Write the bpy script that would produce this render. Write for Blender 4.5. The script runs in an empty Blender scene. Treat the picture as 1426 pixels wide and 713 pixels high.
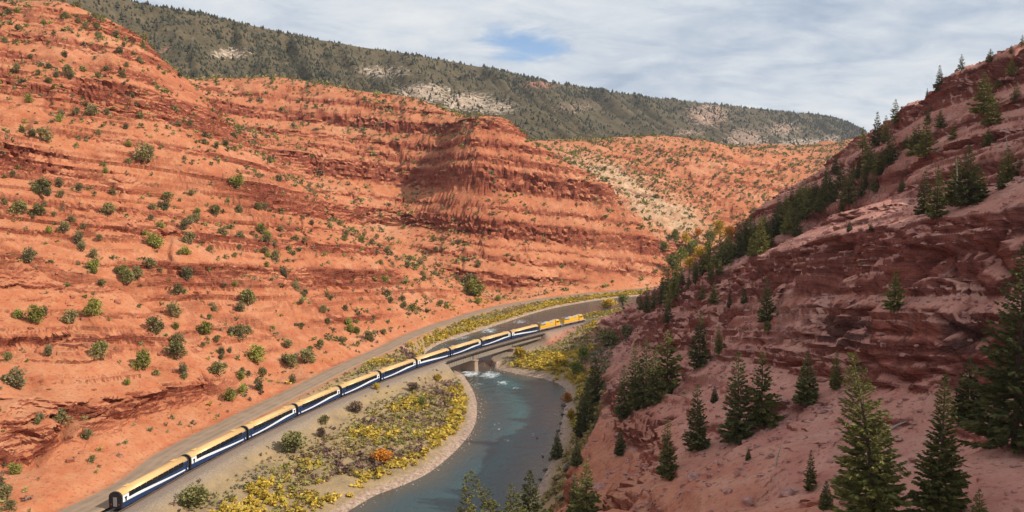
import bpy, math, random
import numpy as np
from mathutils import Vector, Matrix

random.seed(7)
RNG = np.random.default_rng(11)
SC = bpy.context.scene
COL = SC.collection
R = math.radians

# ---------------------------------------------------------------- camera
CAM_H, FPX, CXP, CYP = 68.0, 1100.0, 713.0, 356.5
PITCH = math.atan((CYP - 280.0) / FPX)
cam_d = bpy.data.cameras.new('camera')
cam = bpy.data.objects.new('camera', cam_d); COL.objects.link(cam)
cam.location = (0, 0, CAM_H)
cam.rotation_euler = (R(90) - PITCH, 0, 0)
cam_d.sensor_fit = 'HORIZONTAL'; cam_d.sensor_width = 36
cam_d.lens = 36 * FPX / 1426
cam_d.clip_start = 1; cam_d.clip_end = 20000
SC.camera = cam

# ---------------------------------------------------------------- sun, sky, exposure
SUN_EL, SUN_XY = R(38), (0.955, -0.297)
sd = bpy.data.lights.new('sun', 'SUN'); sd.energy = 4.6; sd.angle = R(0.6); sd.color = (1, .93, .82)
sun = bpy.data.objects.new('sun', sd); COL.objects.link(sun)
svec = Vector((SUN_XY[0] * math.cos(SUN_EL), SUN_XY[1] * math.cos(SUN_EL), math.sin(SUN_EL)))
sun.rotation_euler = svec.to_track_quat('Z', 'Y').to_euler()
sun.location = (300, -100, 500)

def NODE(nt, t, loc=None, **kw):
    n = nt.nodes.new(t)
    for k, v in kw.items():
        if k.startswith('i_'):
            n.inputs[k[2:].replace('_', ' ')].default_value = v
        else:
            setattr(n, k, v)
    return n
def MATH(nt, op, a, b=None, c=None, clamp=False):
    n = nt.nodes.new('ShaderNodeMath'); n.operation = op; n.use_clamp = clamp
    for i, v in enumerate((a, b, c)):
        if v is None: continue
        if isinstance(v, (int, float)): n.inputs[i].default_value = v
        else: nt.links.new(v, n.inputs[i])
    return n.outputs[0]
def SSTEP(nt, x, e0, e1):
    n = nt.nodes.new('ShaderNodeMapRange'); n.interpolation_type = 'SMOOTHSTEP'
    nt.links.new(x, n.inputs['Value'])
    for k, v in (('From Min', e0), ('From Max', e1)): n.inputs[k].default_value = v
    return n.outputs['Result']
def MIX(nt, f, a, b, mode='MIX'):
    n = nt.nodes.new('ShaderNodeMix'); n.data_type = 'RGBA'; n.blend_type = mode
    for sock, v in ((n.inputs['Factor'], f), (n.inputs['A'], a), (n.inputs['B'], b)):
        if isinstance(v, (int, float)): sock.default_value = v
        elif isinstance(v, tuple): sock.default_value = v if len(v) == 4 else (*v, 1)
        else: nt.links.new(v, sock)
    return n.outputs['Result']
def MAPV(nt, vec, scale=(1, 1, 1), loc=(0, 0, 0), rot=(0, 0, 0)):
    n = nt.nodes.new('ShaderNodeMapping'); n.inputs['Scale'].default_value = scale
    n.inputs['Location'].default_value = loc; n.inputs['Rotation'].default_value = rot
    nt.links.new(vec, n.inputs['Vector']); return n.outputs[0]
def NOISE(nt, vec, scale, detail=4, rough=.55, dist=0, out='Fac'):
    n = nt.nodes.new('ShaderNodeTexNoise')
    n.inputs['Scale'].default_value = scale; n.inputs['Detail'].default_value = detail
    n.inputs['Roughness'].default_value = rough; n.inputs['Distortion'].default_value = dist
    if vec is not None: nt.links.new(vec, n.inputs['Vector'])
    return n.outputs[out]
def RAMP(nt, fac, stops, interp='LINEAR'):
    n = nt.nodes.new('ShaderNodeValToRGB'); n.color_ramp.interpolation = interp
    e = n.color_ramp.elements
    while len(e) < len(stops): e.new(.5)
    for el, (p, c) in zip(e, stops):
        el.position = p; el.color = (*c, 1) if len(c) == 3 else c
    nt.links.new(fac, n.inputs[0]); return n.outputs[0]

world = bpy.data.worlds.new('World'); SC.world = world; world.use_nodes = True
wn = world.node_tree; wn.nodes.clear()
sky = NODE(wn, 'ShaderNodeTexSky', sky_type='NISHITA', sun_disc=False, sun_elevation=SUN_EL,
           sun_rotation=math.atan2(SUN_XY[0], SUN_XY[1]), altitude=2000, air_density=1.0, dust_density=.6)
tc = NODE(wn, 'ShaderNodeTexCoord')
sep = NODE(wn, 'ShaderNodeSeparateXYZ'); wn.links.new(tc.outputs['Generated'], sep.inputs[0])
zc = MATH(wn, 'MAXIMUM', MATH(wn, 'ADD', sep.outputs['Z'], .22), .05)
cmb = NODE(wn, 'ShaderNodeCombineXYZ')
wn.links.new(MATH(wn, 'DIVIDE', sep.outputs['X'], zc), cmb.inputs[0])
wn.links.new(MATH(wn, 'DIVIDE', sep.outputs['Y'], zc), cmb.inputs[1])
cp = cmb.outputs[0]
n1 = NOISE(wn, MAPV(wn, cp, (1.0, 1.0, 1), (3.1, 1.7, 0), (0, 0, .5)), 1.7, 7, .58, .3)
n2 = NOISE(wn, MAPV(wn, cp, (1.5, 2.2, 1), (.3, .2, 0), (0, 0, -.35)), 3.0, 7, .62, .4)
n3 = NOISE(wn, MAPV(wn, cp, (1, 1, 1), (7, 4, 0)), 1.1, 3, .5)
# blue gap in the cloud deck, in the direction of the far mesa
gx = MATH(wn, 'SUBTRACT', MATH(wn, 'DIVIDE', sep.outputs['X'], sep.outputs['Y']), .012)
gz = MATH(wn, 'SUBTRACT', MATH(wn, 'DIVIDE', sep.outputs['Z'], sep.outputs['Y']), .196)
gr = MATH(wn, 'SQRT', MATH(wn, 'ADD', MATH(wn, 'POWER', MATH(wn, 'MULTIPLY', gx, 11.), 2), MATH(wn, 'POWER', MATH(wn, 'MULTIPLY', MATH(wn, 'ADD', gz, MATH(wn, 'MULTIPLY', gx, .25)), 26.), 2)))
gap = MATH(wn, 'SUBTRACT', 1, SSTEP(wn, gr, .1, 1.3))
dens = MATH(wn, 'ADD', MATH(wn, 'MULTIPLY', n1, .6), MATH(wn, 'MULTIPLY', n2, .55))
dens = MATH(wn, 'SUBTRACT', dens, MATH(wn, 'MULTIPLY', gap, .27))
cover = SSTEP(wn, dens, .25, .47)
shade = MATH(wn, 'ADD', MATH(wn, 'MULTIPLY', n3, .45), MATH(wn, 'MULTIPLY', n2, .55))
ccol = RAMP(wn, shade, [(.33, (.42, .51, .64)), (.43, (.56, .63, .73)), (.53, (.70, .75, .81)), (.66, (.84, .86, .88))])
bg1 = NODE(wn, 'ShaderNodeBackground'); bg1.inputs[1].default_value = .14
wn.links.new(sky.outputs[0], bg1.inputs[0])
bg2 = NODE(wn, 'ShaderNodeBackground'); bg2.inputs[1].default_value = .90
wn.links.new(ccol, bg2.inputs[0])
mx = NODE(wn, 'ShaderNodeMixShader'); wn.links.new(cover, mx.inputs[0])
wn.links.new(bg1.outputs[0], mx.inputs[1]); wn.links.new(bg2.outputs[0], mx.inputs[2])
wo = NODE(wn, 'ShaderNodeOutputWorld'); wn.links.new(mx.outputs[0], wo.inputs[0])

SC.view_settings.view_transform = 'Standard'; SC.view_settings.look = 'None'
SC.view_settings.exposure = .12; SC.view_settings.gamma = 1; SC.view_settings.use_curve_mapping = False
SC.render.engine = 'CYCLES'
SC.cycles.max_bounces = 5; SC.cycles.diffuse_bounces = 2; SC.cycles.glossy_bounces = 2
SC.cycles.transmission_bounces = 2; SC.cycles.transparent_max_bounces = 4; SC.cycles.volume_bounces = 0
SC.cycles.use_denoising = True

# ---------------------------------------------------------------- numeric helpers
def fade(t): return t * t * (3 - 2 * t)
def sstep(x, a, b): return fade(np.clip((x - a) / (b - a), 0, 1))
def _hash(ix, iy, iz, seed):
    h = (ix * 374761393 + iy * 668265263 + iz * 1274126177 + seed * 974634777) & 0xffffffff
    h = ((h ^ (h >> 13)) * 1274126177) & 0xffffffff
    h = h ^ (h >> 16)
    return (h & 0xffffff).astype(np.float32) / np.float32(0xffffff)
def vnoise(x, y, z=None, seed=0):
    """value noise, -1..1"""
    ix = np.floor(x).astype(np.int64); iy = np.floor(y).astype(np.int64)
    fx = fade((x - ix).astype(np.float32)); fy = fade((y - iy).astype(np.float32))
    if z is None:
        iz = np.zeros_like(ix)
        a = _hash(ix, iy, iz, seed); b = _hash(ix + 1, iy, iz, seed)
        c = _hash(ix, iy + 1, iz, seed); d = _hash(ix + 1, iy + 1, iz, seed)
        return ((a + (b - a) * fx) * (1 - fy) + (c + (d - c) * fx) * fy) * 2 - 1
    iz = np.floor(z).astype(np.int64); fz = fade((z - iz).astype(np.float32))
    out = 0
    for dz in (0, 1):
        a = _hash(ix, iy, iz + dz, seed); b = _hash(ix + 1, iy, iz + dz, seed)
        c = _hash(ix, iy + 1, iz + dz, seed); d = _hash(ix + 1, iy + 1, iz + dz, seed)
        v = (a + (b - a) * fx) * (1 - fy) + (c + (d - c) * fx) * fy
        out = out + v * (fz if dz else 1 - fz)
    return out * 2 - 1
def fbm(x, y, scale, octv=4, seed=0, gain=.5):
    s = 0; a = 1; n = 0
    for k in range(octv):
        s = s + a * vnoise(x / scale + 17.3 * k, y / scale - 9.1 * k, seed=seed + k); n += a
        a *= gain; scale *= .5
    return s / n
def ray(px, py):
    x = (px - CXP) / FPX; y = (py - CYP) / FPX
    return np.array([x, math.cos(PITCH) - y * math.sin(PITCH), -math.sin(PITCH) - y * math.cos(PITCH)])
def atd(px, py, d):                      # a pixel's direction at a known distance along the valley
    r = ray(px, py); t = d / r[1]
    return (r[0] * t, d, CAM_H + r[2] * t)
def atz(px, py, z):                      # a pixel's direction met with a level ground
    r = ray(px, py); t = (z - CAM_H) / r[2]
    return (r[0] * t, r[1] * t, z)
def seg_dist(x, y, pl):
    """distance to a polyline, arc parameter of the nearest point"""
    pl = np.asarray(pl, float); best = np.full(x.shape, 1e9); bs = np.zeros(x.shape); s0 = 0
    for (ax, ay), (bx, by) in zip(pl[:-1, :2], pl[1:, :2]):
        dx, dy = bx - ax, by - ay; L = math.hypot(dx, dy)
        t = np.clip(((x - ax) * dx + (y - ay) * dy) / (L * L), 0, 1)
        d = np.hypot(x - ax - t * dx, y - ay - t * dy)
        m = d < best; best = np.where(m, d, best); bs = np.where(m, s0 + t * L, bs); s0 += L
    return best, bs
def inside(x, y, poly):
    p = np.asarray(poly, float); r = np.zeros(x.shape, bool); n = len(p)
    for i in range(n):
        x1, y1 = p[i, :2]; x2, y2 = p[(i + 1) % n, :2]
        c = ((y1 > y) != (y2 > y)) & (x < (x2 - x1) * (y - y1) / (y2 - y1 + 1e-12) + x1)
        r ^= c
    return r
def resample(pl, step):
    pl = np.asarray(pl, float)
    # Catmull-Rom through the points, then even spacing
    out = []
    P = np.vstack([2 * pl[0] - pl[1], pl, 2 * pl[-1] - pl[-2]])
    for i in range(1, len(P) - 2):
        for t in np.linspace(0, 1, 12, endpoint=False):
            a, b, c, d = P[i - 1], P[i], P[i + 1], P[i + 2]
            out.append(.5 * (2 * b + (c - a) * t + (2 * a - 5 * b + 4 * c - d) * t * t + (3 * b - a - 3 * c + d) * t ** 3))
    out.append(pl[-1]); out = np.array(out)
    s = np.r_[0, np.cumsum(np.linalg.norm(np.diff(out, axis=0), axis=1))]
    q = np.arange(0, s[-1], step)
    return np.stack([np.interp(q, s, out[:, k]) for k in range(out.shape[1])], 1)

# ---------------------------------------------------------------- layout of the valley
# railway: car joints of the train, 26 m apart, on level ground
RJ = [(163, 708), (265, 654), (346, 611), (415, 580), (475, 553), (530, 531), (583, 511), (629, 495), (673, 481.5), (715, 470), (751, 462), (781, 455), (819, 447)]
rp = np.array([atz(x, y, 0.)[:2] for x, y in RJ])
sj = np.r_[np.arange(11) * 26., 284., 310.]
cX, cY = np.polyfit(sj, rp[:, 0], 3), np.polyfit(sj, rp[:, 1], 2)
def rail_raw(s):
    s = np.asarray(s, float); e = np.clip(s, -10, 318)
    k = s - e
    tx, ty = np.polyval(np.polyder(cX), e), np.polyval(np.polyder(cY), e)
    return np.stack([np.polyval(cX, e) + tx * k, np.polyval(cY, e) + ty * k], -1)
_s = np.linspace(-120, 470, 1200); _p = rail_raw(_s)
_l = np.r_[0, np.cumsum(np.linalg.norm(np.diff(_p, axis=0), axis=1))]
_l -= np.interp(0, _s, _l)
def rail(s):                              # by true length
    return np.stack([np.interp(s, _l, _p[:, 0]), np.interp(s, _l, _p[:, 1])], -1)
def rail_t(s):
    t = rail(np.asarray(s) + .5) - rail(np.asarray(s) - .5)
    return t / np.linalg.norm(t, axis=-1, keepdims=True)
RAIL = rail(np.arange(-110, 440, 4.))
WZ = -9.0
def WZY(y): return -9.0 + 3.5 * sstep(y, 372, 410)                  # rapids: the river drops above the bridge
ROAD3 = resample([(-128, 70, .4)] + [atz(x, y, z) for x, y, z in [(121, 706, .4), (240, 631, .4), (330, 585, .4), (415, 543, .4), (480, 510, .4), (537, 485, 0), (566, 470, -.8), (602, 455.5, -1.6), (631, 446, -2), (692, 428, -2.4), (783, 413, -2.7), (884, 403, -3)]] + [(190, 690, -3), (250, 740, -3)], 4.)
ROAD = ROAD3[:, :2]
def RZY(s): return np.interp(s, np.arange(len(ROAD3)) * 4., ROAD3[:, 2])
LB = [atz(*q)[:2] for q in [(1000, 402, -5.5), (900, 411, -5.5), (840, 417, -5.5), (780, 427, -5.5), (740, 437, -5.5), (690, 453, -5.5), (640, 469, -5.5), (603, 482, -5.8), (590, 492, -7), (602, 506, WZ), (640, 522, WZ), (655, 540, WZ), (662, 560, WZ), (660, 590, WZ), (640, 620, WZ), (600, 655, WZ), (560, 675, WZ), (520, 690, WZ), (480, 713, WZ), (420, 745, WZ), (330, 800, WZ)]]
RB = [atz(*q)[:2] for q in [(1000, 411, -5.5), (900, 425, -5.5), (860, 430, -5.5), (820, 437, -5.5), (790, 444, -5.5), (750, 455, -5.5), (710, 476, -5.8), (684, 500, -8.5), (690, 512, WZ), (720, 520, WZ), (760, 528, WZ), (788, 541, WZ), (787, 570, WZ), (779, 610, WZ), (770, 640, WZ), (745, 690, WZ), (712, 730, WZ), (640, 800, WZ), (520, 900, WZ)]]
LB = resample(LB, 3.); RB = resample(RB, 3.)
RIVER = np.vstack([LB, RB[::-1]])
BR0, BR1 = 176., 262.                     # bridge, in metres along the railway
# ---------------------------------------------------------------- base relief (thin-plate surface through control points)
CP = []
def P(px, py, d): CP.append(atd(px, py, d))
def W(x, y, z): CP.append((x, y, z))
# canyon wall above the road
for q in [(0, 713, 163), (0, 640, 181), (0, 560, 200), (0, 480, 222), (0, 400, 250), (0, 300, 292), (0, 200, 345), (0, 100, 415), (0, 20, 480),
          (75, 0, 500), (60, 650, 183), (110, 600, 200), (100, 500, 228), (100, 400, 268), (100, 300, 315), (100, 200, 370), (110, 110, 425), (130, 45, 470),
          (185, 85, 458), (200, 112, 452), (200, 180, 400), (200, 300, 338), (200, 400, 290), (200, 500, 248), (190, 590, 215), (230, 605, 225),
          (300, 190, 440), (300, 300, 375), (300, 400, 320), (300, 500, 275), (310, 565, 255), (400, 265, 462), (400, 330, 405), (400, 400, 356), (400, 480, 315),
          (390, 540, 300), (480, 320, 480), (480, 400, 405), (480, 470, 360), (560, 372, 500), (560, 420, 432), (620, 395, 510), (620, 425, 472),
          # behind its crest and the gully
          (250, 150, 462), (340, 207, 478), (430, 275, 520), (440, 268, 640), (530, 332, 625), (600, 377, 585), (660, 405, 562),
          (340, 200, 640), (260, 150, 660),
          # back slope and its crest
          (220, 113, 860), (300, 111, 870), (360, 113, 860), (430, 119, 850), (500, 129, 840), (565, 135, 830), (300, 160, 760), (400, 170, 790), (500, 175, 790), (420, 215, 720), (500, 215, 735),
          (440, 250, 690), (500, 260, 694), (540, 295, 690), (570, 215, 750),
          # bluff
          (645, 172, 722), (680, 166, 722), (706, 170, 720), (600, 168, 775), (600, 205, 748), (640, 188, 706), (600, 250, 724), (660, 230, 676), (620, 285, 668), (560, 330, 640), (640, 320, 636),
          (640, 375, 588), (700, 200, 700), (700, 250, 676), (700, 290, 652), (700, 330, 632), (700, 370, 606), (700, 405, 584), (745, 203, 722), (760, 260, 682), (760, 330, 652), (760, 385, 612),
          (800, 232, 718), (820, 300, 682), (830, 370, 645), (850, 272, 708), (880, 330, 690), (890, 385, 658), (905, 322, 716), (930, 368, 712),
          # behind the bluff, side valley, red hill
          (720, 200, 800), (800, 240, 790), (860, 290, 780), (920, 345, 760), (960, 340, 800), (1000, 330, 840), (950, 300, 860), (880, 270, 850), (840, 240, 860), (780, 210, 860),
          (760, 203, 960), (740, 197, 1020), (800, 194, 1040), (900, 194, 1080), (980, 198, 1110), (1040, 207, 1100), (1080, 222, 1080), (1115, 240, 1050), (900, 225, 980), (980, 240, 980), (1050, 265, 960), (920, 255, 910), (1000, 285, 910), (1060, 300, 900),
          # right-hand slope: crest
          (1426, 78, 250), (1350, 112, 262), (1310, 132, 268), (1250, 168, 300), (1200, 205, 330), (1130, 245, 375), (1060, 305, 410), (1000, 348, 430), (940, 388, 455), (895, 422, 473),
          # its face
          (1426, 160, 205), (1400, 210, 190), (1300, 220, 226), (1340, 285, 180), (1230, 290, 235), (1180, 310, 262), (1426, 280, 128), (1340, 305, 136), (1250, 335, 150), (1130, 350, 185), (1050, 366, 220), (980, 395, 290), (920, 415, 380),
          (1426, 430, 106), (1300, 430, 119), (1200, 430, 135), (1100, 440, 162), (1426, 545, 92), (1300, 545, 106), (1200, 535, 118), (1100, 530, 138), (1000, 470, 208), (930, 470, 262), (880, 470, 330), (850, 480, 365),
          (1426, 640, 72), (1300, 640, 78), (1180, 640, 86), (1060, 600, 112), (1060, 520, 146), (960, 560, 160), (960, 640, 118), (880, 560, 206), (880, 640, 142), (840, 600, 188), (840, 520, 295),
          (1426, 713, 60), (1300, 713, 62), (1200, 713, 66), (1100, 713, 74), (1000, 713, 86), (900, 713, 112), (820, 713, 128), (780, 713, 158), (800, 600, 232), (790, 660, 190)]:
    P(*q)
for q in [(-6, 120, 7), (-30, 110, -4), (-60, 100, -9), (5, 90, 16), (20, 60, 30), (0, 30, 32), (-60, 0, 12), (-112, 0, -8), (60, 30, 55), (20, -40, 60), (100, 60, 92), (140, 120, 118), (100, 0, 110),  # unseen ground at the right raised to throw shade on the near slope
          (215, 160, 165), (240, 90, 190), (210, 250, 146), (270, 200, 195), (330, 300, 175), (240, 340, 135), (210, 420, 85), (160, 480, 34), (260, 450, 100), (330, 420, 130), (130, 520, 8), (220, 540, 22), (320, 560, 50), (420, 480, 110), (400, 200, 215), (450, 350, 190), (350, 0, 200), (250, -40, 160),
          (250, 640, 10), (330, 720, 30), (300, 820, 40), (420, 800, 60), (420, 640, 50), (500, 900, 80), (450, 1000, 100), (200, 700, 4), (230, 760, 12), (160, 690, 0), (130, 720, 6), (560, 700, 100), (600, 1100, 150), (300, 1200, 150), (0, 1200, 140), (-300, 1200, 190), (-700, 1100, 260), (-500, 900, 240), (-450, 620, 230), (-460, 480, 225), (-380, 350, 180), (-330, 220, 135), (-300, 120, 110), (-250, 60, 80), (-200, 0, 50), (-180, 60, 40), (-170, 100, 32), (-140, 110, 14), (-600, 300, 250), (-600, 0, 220), (-400, -40, 160), (-150, -40, 15),
          (-350, 760, 205), (-280, 940, 200), (-120, 930, 150), (0, 900, 120)]:
    W(*q)
# valley floor
for s in range(-100, 440, 18):
    if BR0 - 4 < s < BR1 + 4: continue
    x, y = rail(float(s)); W(x, y, -1.2)
for i in range(0, len(ROAD) - 8, 5):
    a, b = ROAD[i], ROAD[i + 1]; t = (b - a) / np.linalg.norm(b - a); n = np.array([-t[1], t[0]])
    W(*a, ROAD3[i, 2] - .1); W(*(a + n * 9), ROAD3[i, 2] + 1.2)
def off(pl, k, dist):
    a, b = pl[k], pl[min(k + 1, len(pl) - 1)]
    if k + 1 >= len(pl): a, b = pl[k - 1], pl[k]
    t = (b - a) / np.linalg.norm(b - a); return pl[k] + np.array([-t[1], t[0]]) * dist
for k in range(0, len(LB), 8):
    W(*LB[k], WZY(LB[k][1]) + .6)
    q = off(LB, k, -7)
    if seg_dist(np.array([q[0]]), np.array([q[1]]), RAIL)[0][0] > 12: W(*q, WZY(q[1]) + 1.7)
for k in range(0, len(RB), 8): W(*RB[k], WZY(RB[k][1]) + .6)
for q in [(300, 713), (340, 690), (400, 680), (450, 690), (380, 650), (450, 640), (530, 650), (470, 610), (560, 620), (620, 610), (540, 580), (620, 560), (600, 545), (640, 570), (690, 500), (740, 500), (790, 515), (760, 480), (810, 490), (820, 520), ]:
    W(*atz(*q, -5.2))
for s in (226., 236., 246., 255.):
    for o in (-9, 0, 9):
        p = rail(s); t = rail_t(s); W(p[0] - t[1] * o, p[1] + t[0] * o, -5.4)
CP = np.array(CP)
# drop near-duplicates
keep = []
for i in range(len(CP)):
    if all(np.hypot(*(CP[i, :2] - CP[j, :2])) > 4.0 for j in keep): keep.append(i)
CP = CP[keep]
def tps(CP, lam=.02):
    n = len(CP); S = 100.
    x, y, z = CP[:, 0] / S, CP[:, 1] / S, CP[:, 2]
    r2 = (x[:, None] - x) ** 2 + (y[:, None] - y) ** 2
    K = np.where(r2 > 0, .5 * r2 * np.log(r2 + 1e-20), 0) + lam * np.eye(n)
    Pm = np.c_[np.ones(n), x, y]
    A = np.block([[K, Pm], [Pm.T, np.zeros((3, 3))]])
    w = np.linalg.solve(A, np.r_[z, 0, 0, 0])
    def f(X, Y):
        X = X / S; Y = Y / S; out = w[n] + w[n + 1] * X + w[n + 2] * Y
        for i in range(n):
            r2 = (X - x[i]) ** 2 + (Y - y[i]) ** 2
            out = out + w[i] * .5 * r2 * np.log(r2 + 1e-20)
        return out
    return f
BASE = tps(CP, .004)
GX0, GY0, GS = -1400., -80., 5.
GNX, GNY = 561, 300
gxs = GX0 + np.arange(GNX) * GS; gys = GY0 + np.arange(GNY) * GS
_gx, _gy = np.meshgrid(gxs, gys)
HG = np.clip(BASE(_gx, _gy), -14, 330)
def gsamp(G, x, y):
    fx = np.clip((x - GX0) / GS, 0, GNX - 1.001); fy = np.clip((y - GY0) / GS, 0, GNY - 1.001)
    ix = fx.astype(int); iy = fy.astype(int); fx = fx - ix; fy = fy - iy
    return (G[iy, ix] * (1 - fx) + G[iy, ix + 1] * fx) * (1 - fy) + (G[iy + 1, ix] * (1 - fx) + G[iy + 1, ix + 1] * fx) * fy
def blur(G, k):
    for _ in range(k):
        G = (G + np.roll(G, 1, 0) + np.roll(G, -1, 0)) / 3; G = (G + np.roll(G, 1, 1) + np.roll(G, -1, 1)) / 3
    return G
HG = blur(HG, 1)
HS = blur(HG, 4)
DY, DX = np.gradient(HS, GS)

# ---------------------------------------------------------------- rock strata: one table of hard and soft beds by height
zt = np.arange(-60, 420, .1)
def bed_table(beds, seed, lo, hi, slo, shi, win):
    h = np.zeros_like(zt); r = np.random.default_rng(seed)
    for (a, b, k) in beds: h[(zt >= a) & (zt < b)] = k
    z0 = -60.
    while z0 < 420 and hi > 0:
        th, ts = r.uniform(lo, hi), r.uniform(slo, shi)
        m = (zt >= z0) & (zt < z0 + th); h[m] = np.maximum(h[m], r.uniform(.6, 1.)); z0 += th + ts
    h = np.convolve(h, np.ones(3) / 3, 'same')
    D = np.cumsum(h - np.convolve(h, np.ones(win) / win, 'same')) * .1
    return h, D - np.convolve(D, np.ones(win) / win, 'same')
HB_L, DB_L = bed_table([(-7, 3, 1), (12, 14.5, .9), (26, 36, 1), (43.5, 48, 1), (54, 56, .9), (62, 77, 1), (86, 89, .9), (102, 121, 1), (126, 133, 1), (140, 147, 1), (158, 171, 1), (182, 188, 1), (200, 206, .9)], 5, 0, 0, 1, 1, 500)
HB_R, DB_R = bed_table([(-4, 5, 1), (11, 17, 1), (28, 40, 1), (42.5, 56, 1), (63, 66, 1), (73, 76, 1), (83, 87, 1), (96, 99, 1), (110, 122, 1)], 5, 0, 0, 1, 1, 420)
HB_S, DB_S = bed_table([], 8, .7, 2.2, .8, 4.0, 120)
SEAM = np.zeros_like(zt); _r = np.random.default_rng(77); _z = -60.
while _z < 420:
    SEAM[(zt >= _z) & (zt < _z + _r.uniform(.45, .9))] = _r.uniform(.4, 1.); _z += _r.uniform(1.3, 4.2)
def edges(*hs):
    e = []
    for h in hs: e += list(zt[:-1][np.abs(np.diff((h > .3).astype(int))) > 0])
    e = np.sort(np.array(e)); return e[np.r_[True, np.diff(e) > .45]]
EDG_L, EDG_R = edges(HB_L, HB_S), edges(HB_R, HB_S)
def strata_z(x, y, z):
    k = sstep(x, 0, 50) * (1 - sstep(y, 440, 520))
    return z + .11 * x * (1 - k) + (.06 + .10 * k) * (y - 200) + 2.5 * vnoise(x / 90, y / 90, seed=3) + .7 * vnoise(x / 25, y / 25, seed=4)

def terrain_at(x, y):
    """vertex positions and masks for plan points x, y"""
    h = gsamp(HG, x, y); gx = gsamp(DX, x, y); gy = gsamp(DY, x, y); g = np.hypot(gx, gy) + 1e-6
    steep = sstep(g, .22, .48)
    dr, sr = seg_dist(x, y, RAIL); sr = sr - 110.
    drd, srd = seg_dist(x, y, ROAD); WZl = WZY(y)
    dl, _ = seg_dist(x, y, LB); drb, _ = seg_dist(x, y, RB)
    inr = inside(x, y, RIVER); db = np.minimum(dl, drb); dsh = np.where(inr, -db, db)
    near = np.minimum(dr, drd)
    slope_ok = steep * sstep(drd, 9, 26) * sstep(dr, 8, 22) * sstep(dsh, 3, 22)
    z = h + slope_ok * (4.2 * fbm(x, y, 46, 3, 20) + 1.9 * fbm(x, y, 13, 2, 30)) + (.15 + .35 * steep) * fbm(x, y, 5, 3, 40)
    z = z + sstep(y, 800, 900) * (7 * fbm(x, y, 80, 3, 23) + 2.5 * fbm(x, y, 22, 2, 24))
    # gullies: ridged noise on the open slopes
    rid = 1 - np.abs(vnoise(x / 26 + .5 * vnoise(x / 15, y / 15, seed=8), y / 26 + .5 * vnoise(x / 15, y / 15, seed=9), seed=50))
    z = z - slope_ok * 3.0 * sstep(rid, .6, 1.) + slope_ok * .55 * fbm(x, y, 7, 2, 33)
    # railway bank, road bench, river bed
    on_br = sstep(sr, BR0 - 2, BR0 + 2) * (1 - sstep(sr, BR1 - 3, BR1 + 1))
    wr = (1 - sstep(dr, 3.6, 3.6 + 5.5)) * (1 - on_br)
    z = z * (1 - wr) + (-.62) * wr
    wd = 1 - sstep(drd, 5.2, 9.5)
    wd = np.where(dr < 4.5, 0, wd)
    z = z * (1 - wd) + (RZY(srd) - .1) * wd
    bank = WZl + .25 + .38 * np.clip(dsh, 0, None)
    z = np.where((dsh > 0) & (dsh < 14), np.where(near > 8, np.minimum(z, bank + 2.2 * sstep(dsh, 3, 12)), z), z)
    z = np.where(dsh > -1, np.maximum(z, np.where(dsh < 14, WZl + .12 + .04 * np.clip(dsh, 0, 4), WZl + .4)), z)
    z = np.where(dsh <= 0, np.minimum(z, WZl + .12 + np.maximum(dsh * .30, -2.5)), z)
    # beds: cliffs and benches made by moving ground sideways along the fall line
    zz = strata_z(x, y, z)
    # ground settles on bed edges, so ledges keep clean lips
    isr0 = (x > 22) & (y < 480)
    tol = np.clip(.0030 * (y + 60) * g, .2, 1.3) * slope_ok * np.where(isr0, 1., sstep(vnoise(x / 34, y / 34, zz / 9, seed=62) + .5 * vnoise(x / 14, y / 14, seed=63), -.25, .1))
    isr = (x > 22) & (y < 480)
    for eds, m in ((EDG_L, ~isr), (EDG_R, isr)):
        j = np.clip(np.searchsorted(eds, zz), 1, len(eds) - 1); lo, hi = eds[j - 1], eds[j]
        nb = np.where(zz - lo < hi - zz, lo, hi); dz = nb - zz
        z = np.where(m & (np.abs(dz) < tol), z + dz, z)
    zz = strata_z(x, y, z)
    right = sstep(x, 5, 45) * (1 - sstep(y, 450, 520))
    farf = 1 - .7 * sstep(y, 780, 900)
    amp = slope_ok * farf / np.clip(g, .45, 1.2)
    cb = np.clip(.70 + .85 * vnoise(x / 48, y / 48, zz / 34, seed=60) + .38 * right + .35 * sstep(y, 540, 600) * (1 - sstep(y, 760, 830)), .0, 1.05)
    cs = np.clip(.62 + 1.1 * vnoise(x / 34, y / 34, zz / 9, seed=62), .0, 1.)
    hb = np.interp(zz, zt, HB_L) * (1 - right) + np.interp(zz, zt, HB_R) * right
    db_ = np.interp(zz, zt, DB_L) * (1 - right) + np.interp(zz, zt, DB_R) * right
    hsm = np.interp(zz, zt, HB_S)
    D = amp * (db_ * cb * .95 + np.interp(zz, zt, DB_S) * cs * .95 * (1 - (.35 + .35 * right) * hb))
    hd = np.clip(hb * cb + .8 * hsm * cs, 0, 1) * slope_ok
    # joints and blocks in the hard beds
    wq = .5 * vnoise(x / 8, y / 8, seed=71); row = np.floor(zz / 2.4 + .3 * vnoise(x / 20, y / 20, seed=72))
    cw = np.where(y > 540, 7.5, 4.6); blk = vnoise(np.floor(x / cw + wq + row * .37) * 3.7, np.floor(y / cw - wq) * 2.3, row * 1.9, seed=70) * np.where(y > 540, 1.6, 1.)
    jn = 1 - np.abs(vnoise(x / 8.5, y / 8.5, zz / 22, seed=85)); jn2 = 1 - np.abs(vnoise(x / 3.4, y / 3.4, zz / 9, seed=86))
    seam = np.interp(zz + .25 * vnoise(x / 11, y / 11, seed=87), zt, SEAM)
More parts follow.
